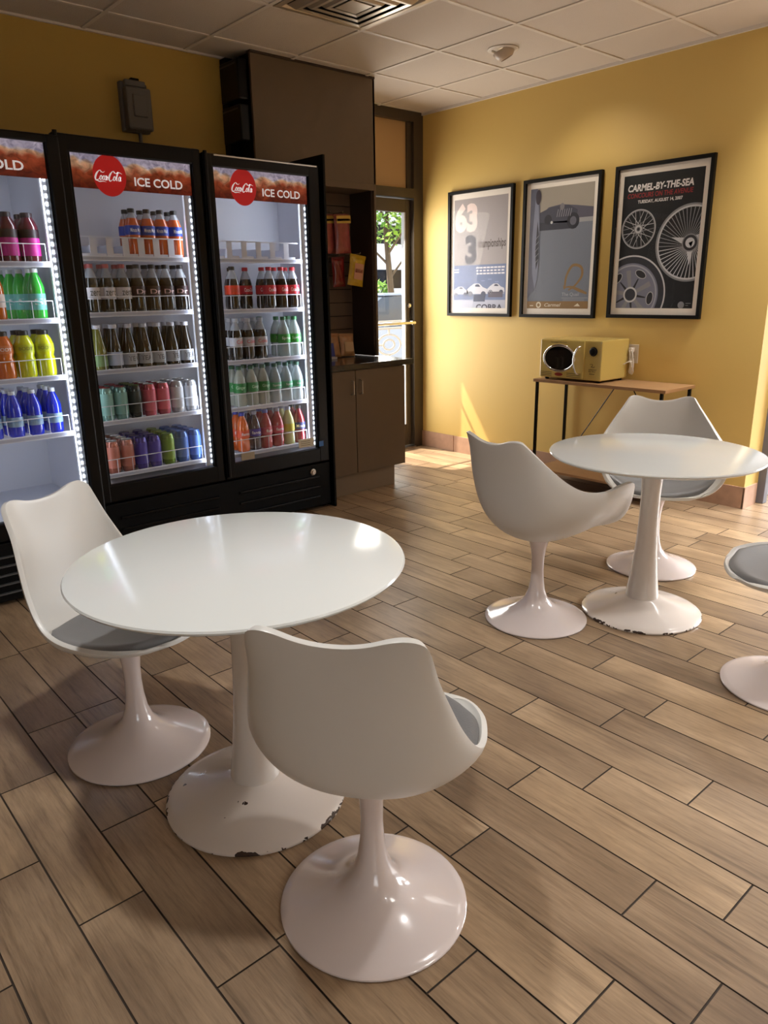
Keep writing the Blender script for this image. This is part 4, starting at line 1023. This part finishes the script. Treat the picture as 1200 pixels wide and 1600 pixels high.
a.ring(cx, cy, R_ * .93, R_, CG, 2, 72); a.ring(cx, cy, R_ * .905, R_ * .95, CH, 3, 72)
for k in range(48):
    q = 2 * PI * (k + .5) / 48
    a.line((cx + R_ * .22 * math.cos(q + .25), cy + R_ * .22 * math.sin(q + .25)), (cx + R_ * .91 * math.cos(q), cy + R_ * .91 * math.sin(q)), .003, CH if k > 24 else CG, 3, .006)
a.ell(cx, cy, R_ * .23, R_ * .23, CG, 6); a.ring(cx, cy, R_ * .13, R_ * .2, CD, 7, 40)
for q in (2.85, 4.75, .55):
    a.poly([(cx + R_ * .2 * math.cos(q - .45), cy + R_ * .2 * math.sin(q - .45)), (cx + R_ * .58 * math.cos(q), cy + R_ * .58 * math.sin(q)), (cx + R_ * .2 * math.cos(q + .45), cy + R_ * .2 * math.sin(q + .45))], CH, 5)
a.ell(cx, cy, R_ * .13, R_ * .13, CH, 8); a.poly([(cx - .01, cy), (cx + .02, cy + .01), (cx + .01, cy - .03)], CD, 8); a.build('wire_wheel_large', t)
a = A(); cx, cy, R_ = w * .19, h * .105, w * .46
a.ring(cx, cy, R_ * .96, R_, CH, 2, 72); a.ring(cx, cy, R_ * .80, R_ * .96, pm('rim_shadow', 40, 40, 48), 2, 72); a.ell(cx, cy, R_ * .80, R_ * .80, CM, 3, 64); a.ring(cx, cy, R_ * .72, R_ * .76, pm('rim_edge', 160, 162, 176), 4, 64)
for k in range(5):
    q = PI / 2 + 2 * PI * k / 5 + .15
    a.line((cx + R_ * .18 * math.cos(q), cy + R_ * .18 * math.sin(q)), (cx + R_ * .62 * math.cos(q), cy + R_ * .62 * math.sin(q)), .024, CG, 5, .036)
    q2 = q + PI / 5
    n_ = Vector((math.cos(q2), math.sin(q2))); tt = Vector((-n_.y, n_.x))
    for ww, mm, l_ in ((.052, CH, 5), (.044, CD, 6)):
        c0 = Vector((cx, cy)) + n_ * R_ * .58; hl = R_ * (.17 if l_ == 5 else .155)
        a.poly([tuple(c0 + tt * hl * math.cos(v) * (1) + n_ * ww / 2 * math.sin(v)) for v in [2 * PI * i / 24 for i in range(24)]], mm, l_)
    a.line((cx + R_ * .15 * math.cos(q2), cy + R_ * .15 * math.sin(q2)), (cx + R_ * .45 * math.cos(q2), cy + R_ * .45 * math.sin(q2)), .018, CD, 5, .008)
a.ell(cx, cy, R_ * .2, R_ * .2, CH, 7); a.ell(cx, cy, R_ * .155, R_ * .155, pm('hub_cap', 44, 44, 54), 8); a.build('alloy_wheel', t)
a = A(); a.ell(w * .86, h * .025, w * .04, w * .04, CG, 3, 24); a.rect(w * .915, h * .035, w * .98, h * .04, CG, 3); a.rect(w * .915, h * .02, w * .95, h * .024, CG, 3); a.build('maker_mark', t)

# ================================================================== CONSOLE STAND, MICROWAVE, OUTLET
WOODM = mat('pale_oak_veneer', srgb(160, 122, 84), .5, vary=(9, .18))
t = thing('console_table', 'narrow oak and black metal console table against the yellow wall', 'table', (0, 0, 0))
p = MB(); p.box(4.49, 4.885, 2.375, 3.425, .768, .79, WOODM, .002); p.build('tabletop', t)
p = MB(); p.box(4.50, 4.88, 2.39, 3.41, .10, .118, WOODM, .002); p.build('lower_shelf', t)
for x in (4.503, 4.872):
    for y in (3.395, 2.405):
        p = MB(); p.box(x - .009, x + .009, y - .009, y + .009, .0, .768, BLACK); p.build('leg', t)
p = MB(); p.tube([(4.872, 3.37, .13), (4.872, 2.95, .76)], .004, BLACK, 8); p.build('cross_brace', t)
p = MB(); p.tube([(4.872, 2.43, .13), (4.872, 2.85, .76)], .004, BLACK, 8); p.build('cross_brace', t)

t = thing('microwave', 'yellow retro microwave with oval window on the console table', 'microwave', (4.53, 2.882, .79))
MY = mat('retro_yellow_enamel', srgb(208, 182, 104), .25, coat=.5)
p = MB(); p.box(.0, .34, .0, .51, .014, .29, MY, .008); p.build('housing', t)
p = MB()
for x in (.03, .31):
    for y in (.04, .47): p.lathe([(.014, 0), (.016, .014)], BLACKP, 14, (x, y, 0))
p.build('feet', t)
p = MB(); p.box(-.014, .0, .135, .505, .02, .285, MY, .004); dd = p.build('door', t)
def oval(mb, cy, cz, ry, rz, x0, x1, m, n=56, ry2=None, rz2=None):
    if ry2 is None:
        vs = [(x, cy + ry * math.cos(2 * PI * i / n), cz + rz * math.sin(2 * PI * i / n)) for x in (x0, x1) for i in range(n)]
        mb.add(vs, [tuple(range(n)), tuple(range(n, 2 * n))] + [(i, (i + 1) % n, n + (i + 1) % n, n + i) for i in range(n)], m, False)
    else: mb.tube([(x0, cy + ry * math.cos(2 * PI * i / n), cz + rz * math.sin(2 * PI * i / n)) for i in range(n + 1)], ry2, m, 10)
p = MB(); oval(p, .338, .158, .128, .088, -.018, -.013, mat('black_window_glass', (.004, .004, .004), .06, coat=1)); p.build('oval_window', dd)
p = MB(); oval(p, .338, .158, .131, .091, -.017, 0, CHROME, 56, .0085, 1); p.build('chrome_ring', dd)
p = MB(); pts = [(-.016, .168, .245), (-.035, .175, .235), (-.045, .188, .20), (-.048, .196, .155), (-.045, .19, .105), (-.035, .178, .065), (-.016, .17, .055)]; p.tube([crom(pts, i / 24) for i in range(25)], .0075, CHROME, 10); p.build('handle', dd)
for grp in ((.40, .495), (.15, .27)):
    p = MB()
    for k in range(3): p.box(-.0155, -.0135, grp[0], grp[1] , .030 + k * .012, .0335 + k * .012, mat('dark_groove', srgb(70, 58, 24), .5))
    p.build('louver_lines', dd)
p = MB(); oval(p, .338, .044, .034, .012, -.018, -.0135, mat('red_badge', srgb(150, 50, 36), .3)); p.build('badge', dd)
a = Art((-.0150, .42, .262), (0, -1, 0), (0, 0, 1), .16, .014); a.text('Nostalgia Electrics', 0, 0, .14, .012, mat('dark_ink', srgb(48, 38, 20), .5), 0, shear=.3); a.build('lettering', dd)
p = MB(); p.lathe([(.030, 0), (.032, -.004), (.026, -.007), (.024, -.018), (.018, -.022), (0, -.022)], BLACK, 32, (-.0, .066, .215), 'x')
for k in range(12): q = 2 * PI * k / 12; p.box(-.001, .0, .066 + .037 * math.cos(q) - .001, .066 + .037 * math.cos(q) + .001, .215 + .037 * math.sin(q) - .001, .215 + .037 * math.sin(q) + .001, MATS['dark_ink'])
p.build('timer_knob', t, True)
a = Art((-.0006, .11, .05), (0, -1, 0), (0, 0, 1), .09, .08); I = MATS['dark_ink']; a.stroke([(.02, .075), (.035, .08), (.04, .068), (.03, .06), (.05, .058), (.06, .064)], [.002, .004, .003, .003, .004, .002], I, 0)
a.text('RETRO', .012, .022, .055, .014, I, 0); a.rect(.01, .04, .075, .043, I, 0); a.rect(.018, .008, .06, .012, I, 0); a.build('panel_print', t)

t = thing('wall_outlet', 'white electrical outlet on the yellow wall beside the microwave', 'outlet', (4.905, 2.862, .972))
p = MB(); p.box(-.008, 0, -.038, .038, -.066, .066, mat('ivory_plastic', srgb(218, 206, 186), .4), .003); p.build('cover_plate', t)
for z in (-.028, .028):
    p = MB(); p.box(-.010, -.008, -.017, .017, z - .014, z + .014, MATS['ivory_plastic'], .001)
    for y in (-.007, .007): p.box(-.0106, -.0098, y - .0012, y + .0012, z - .006, z + .006, BLACKP)
    p.build('socket', t)
t = thing('power_cord', 'bundled white power cord plugged into the outlet by the microwave', 'cord', (4.88, 2.862, .972))
CW = mat('white_cord', srgb(228, 222, 214), .45)
p = MB(); p.box(-.03, .012, -.013, .013, .014, .044, CW, .004); p.build('plug', t)
p = MB(); pts = [(-.025, 0, .03)]
for k in range(7): pts += [(-.03 + .006 * math.sin(k * 2), .028 + .004 * k, .03 - .018 * (k % 2)), (-.035, .030 - .010 * (k % 3), -.06 - .010 * k), (-.03, .048 - .004 * k, -.125 - .006 * (k % 3)), (-.03, .036 + .004 * (k % 2), -.06)]
pts += [(-.04, .02, -.09), (-.05, .015, -.05), (-.06, .05, -.06), (-.08, .10, -.045)]
pts = [pts[0]] + [(x, y - .05, z) for x, y, z in pts[1:-3]] + [(-.05, -.02, -.05), (-.07, .02, -.07), (-.09, .06, -.09)]
N_ = len(pts) * 5; p.tube([crom(pts, i / N_) for i in range(N_ + 1)], .0034, CW, 7); p.build('cable', t)
p = MB(); p.lathe([(.017, -.004), (.018, 0), (.017, .004)], CW, 14, (-.032, -.012, -.05)); p.build('twist_tie', t)

# ================================================================== OUTSIDE, SEEN THROUGH THE DOOR
ASPH = mat('pale_paving', srgb(176, 172, 166), .9)
p = MB(); p.box(-30, 60, 5.22, 70, -.12, -.02, ASPH); p.box(-30, 60, -30, -3.62, -.12, -.02, ASPH); p.box(7.72, 60, -3.62, 5.22, -.12, -.02, ASPH); tag(p.build('ground'), None, None, None, 'structure')
p = MB(); p.box(3.0, 6.0, 5.22, 6.05, 2.93, 3.05, BRONZE); tag(p.build('trim_1'), None, None, None, 'structure')  # unseen canopy over the shop door, added to cut off the sun
CONC = mat('white_concrete', srgb(222, 222, 226), .8); VOID = mat('dark_opening', srgb(60, 66, 78), .8)
t = thing('parking_garage', 'white multi-storey parking garage seen through the glass door', 'building', (0, 0, 0))
for k in range(5):
    z0 = -.02 + k * 1.75
    p = MB(); p.box(14, 34, 24, 24.35, z0 + .55, z0 + 1.55, CONC); p.box(14, 34, 24.35, 32, z0 + 1.4, z0 + 1.55, CONC); p.build('parapet', t)
p = MB()
for x in range(14, 35, 3): p.box(x, x + .35, 24.4, 24.9, -.02, 8.6, CONC)
p.build('columns', t)
p = MB(); p.box(14, 34, 31.8, 32, -.02, 8.6, VOID); p.build('rear_wall', t)
LEAF = [mat('leaf_bright', srgb(150, 190, 60), .6), mat('leaf_mid', srgb(96, 140, 44), .6)]


def tree(label, x, y, h, r, n):
    t = thing('tree', label, 'tree', (x, y, -.02), 0)
    p = MB(); p.tube([(0, 0, 0), (.05, 0, h * .35), (-.04, .05, h * .7), (.05, 0, h)], [.09, .07, .05, .02], mat('bark', srgb(90, 74, 58), .9), 8)
    for k in range(7): a_ = k * 2.4; z = h * (.45 + .07 * k); p.tube([(0, 0, z), (r * .6 * math.cos(a_), r * .6 * math.sin(a_), z + h * .15)], [.03, .01], MATS['bark'], 5)
    p.build('trunk', t)
    rr = random.Random(5 + int(x * 10)); p = MB()
    for k in range(n):
        d_ = Vector((rr.gauss(0, 1), rr.gauss(0, 1), rr.gauss(0, 1))).normalized() * r * rr.random() ** .4; c_ = Vector((0, 0, h * .9)) + Vector((d_.x, d_.y, d_.z * 1.1))
        u_ = Vector((rr.gauss(0, 1), rr.gauss(0, 1), rr.gauss(0, 1))).normalized(); v_ = u_.orthogonal().normalized(); s_ = rr.uniform(.05, .1)
        p.add([c_ - u_ * s_, c_ - v_ * s_ * .5, c_ + u_ * s_, c_ + v_ * s_ * .5], [(0, 1, 2, 3)], LEAF[k % 2])
    p.build('foliage', t)


tree('leafy green tree seen at the top of the glass door', 10.75, 12.0, 3.75, .95, 1700)
tree('small green tree lower down behind the parked car', 11.75, 13.4, 1.5, .3, 350)
t = thing('parked_car', 'silver car parked outside, seen through the door above the push bar', 'car', (8.3, 9.5, -.02), math.radians(0))
CARM = mat('silver_blue_paint', srgb(170, 180, 196), .25, .4, coat=.6); CGL = mat('car_glass', srgb(44, 54, 66), .08, coat=1)
def prism(mb, prof, y0, y1, m, inset=0):
    n = len(prof); vs = [(x, y0 + inset * (z > .85), z) for x, z in prof] + [(x, y1 - inset * (z > .85), z) for x, z in prof]
    mb.add(vs, [tuple(range(n)), tuple(range(2 * n - 1, n - 1, -1))] + [(i, n + i, n + (i + 1) % n, (i + 1) % n) for i in range(n)], m)
p = MB(); prism(p, [(-2.1, .3), (-2.15, .6), (-2.05, .82), (-1.1, .92), (1.2, .92), (2.0, .86), (2.2, .62), (2.15, .3)], -.85, .85, CARM); p.build('body', t)
p = MB(); prism(p, [(-1.2, .9), (-.5, 1.36), (.7, 1.4), (1.5, .92)], -.72, .72, CGL, .1); p.build('cabin_glass', t)
p = MB(); p.box(-.45, .7, -.6, .6, 1.37, 1.42, CARM, .02); p.build('roof', t)
for x in (-1.35, 1.35):
    for y in (-.85, .68):
        p = MB(); p.lathe([(.2, 0), (.32, .02), (.32, .15), (.2, .17)], BLACKP, 28, (x, y, .32), 'y'); wo = p.build('wheel', t)
        q = MB(); q.lathe([(0, -.002), (.19, -.002), (.2, .01)], STEEL, 24, (x, y if y < 0 else y + .16, .32), 'y'); q.build('hubcap', wo)
# ornate pale iron fence / bench back outside the door
t = thing('ornamental_railing', 'pale ornamental iron railing with oval motif outside the door', 'railing', (0, 0, 0))
IR = mat('pale_iron', srgb(206, 200, 190), .5)
y_ = 6.9
p = MB()
for z in (.50, .60, .98, 1.06): p.box(5.2, 7.4, y_ - .015, y_ + .015, z, z + .025, IR)
p.build('rails', t)
for x in (5.25, 6.6, 7.35):
    p = MB(); p.box(x - .02, x + .02, y_ - .02, y_ + .02, -.02, 1.1, IR); p.build('post', t)
p = MB(); n = 40
for cx in (5.75, 6.16, 6.98):
    for rx, rz in ((.19, .12), (.09, .06)): p.tube([(cx + rx * math.cos(2 * PI * i / n), y_, .80 + rz * math.sin(2 * PI * i / n)) for i in range(n + 1)], .013, IR, 6)
    p.box(cx - .01, cx + .01, y_ - .01, y_ + .01, .92, .98, IR); p.box(cx - .01, cx + .01, y_ - .01, y_ + .01, .62, .68, IR)
    p.box(cx - .32, cx - .19, y_ - .01, y_ + .01, .79, .81, IR); p.box(cx + .19, cx + .3, y_ - .01, y_ + .01, .79, .81, IR)
p.build('oval_motif', t)
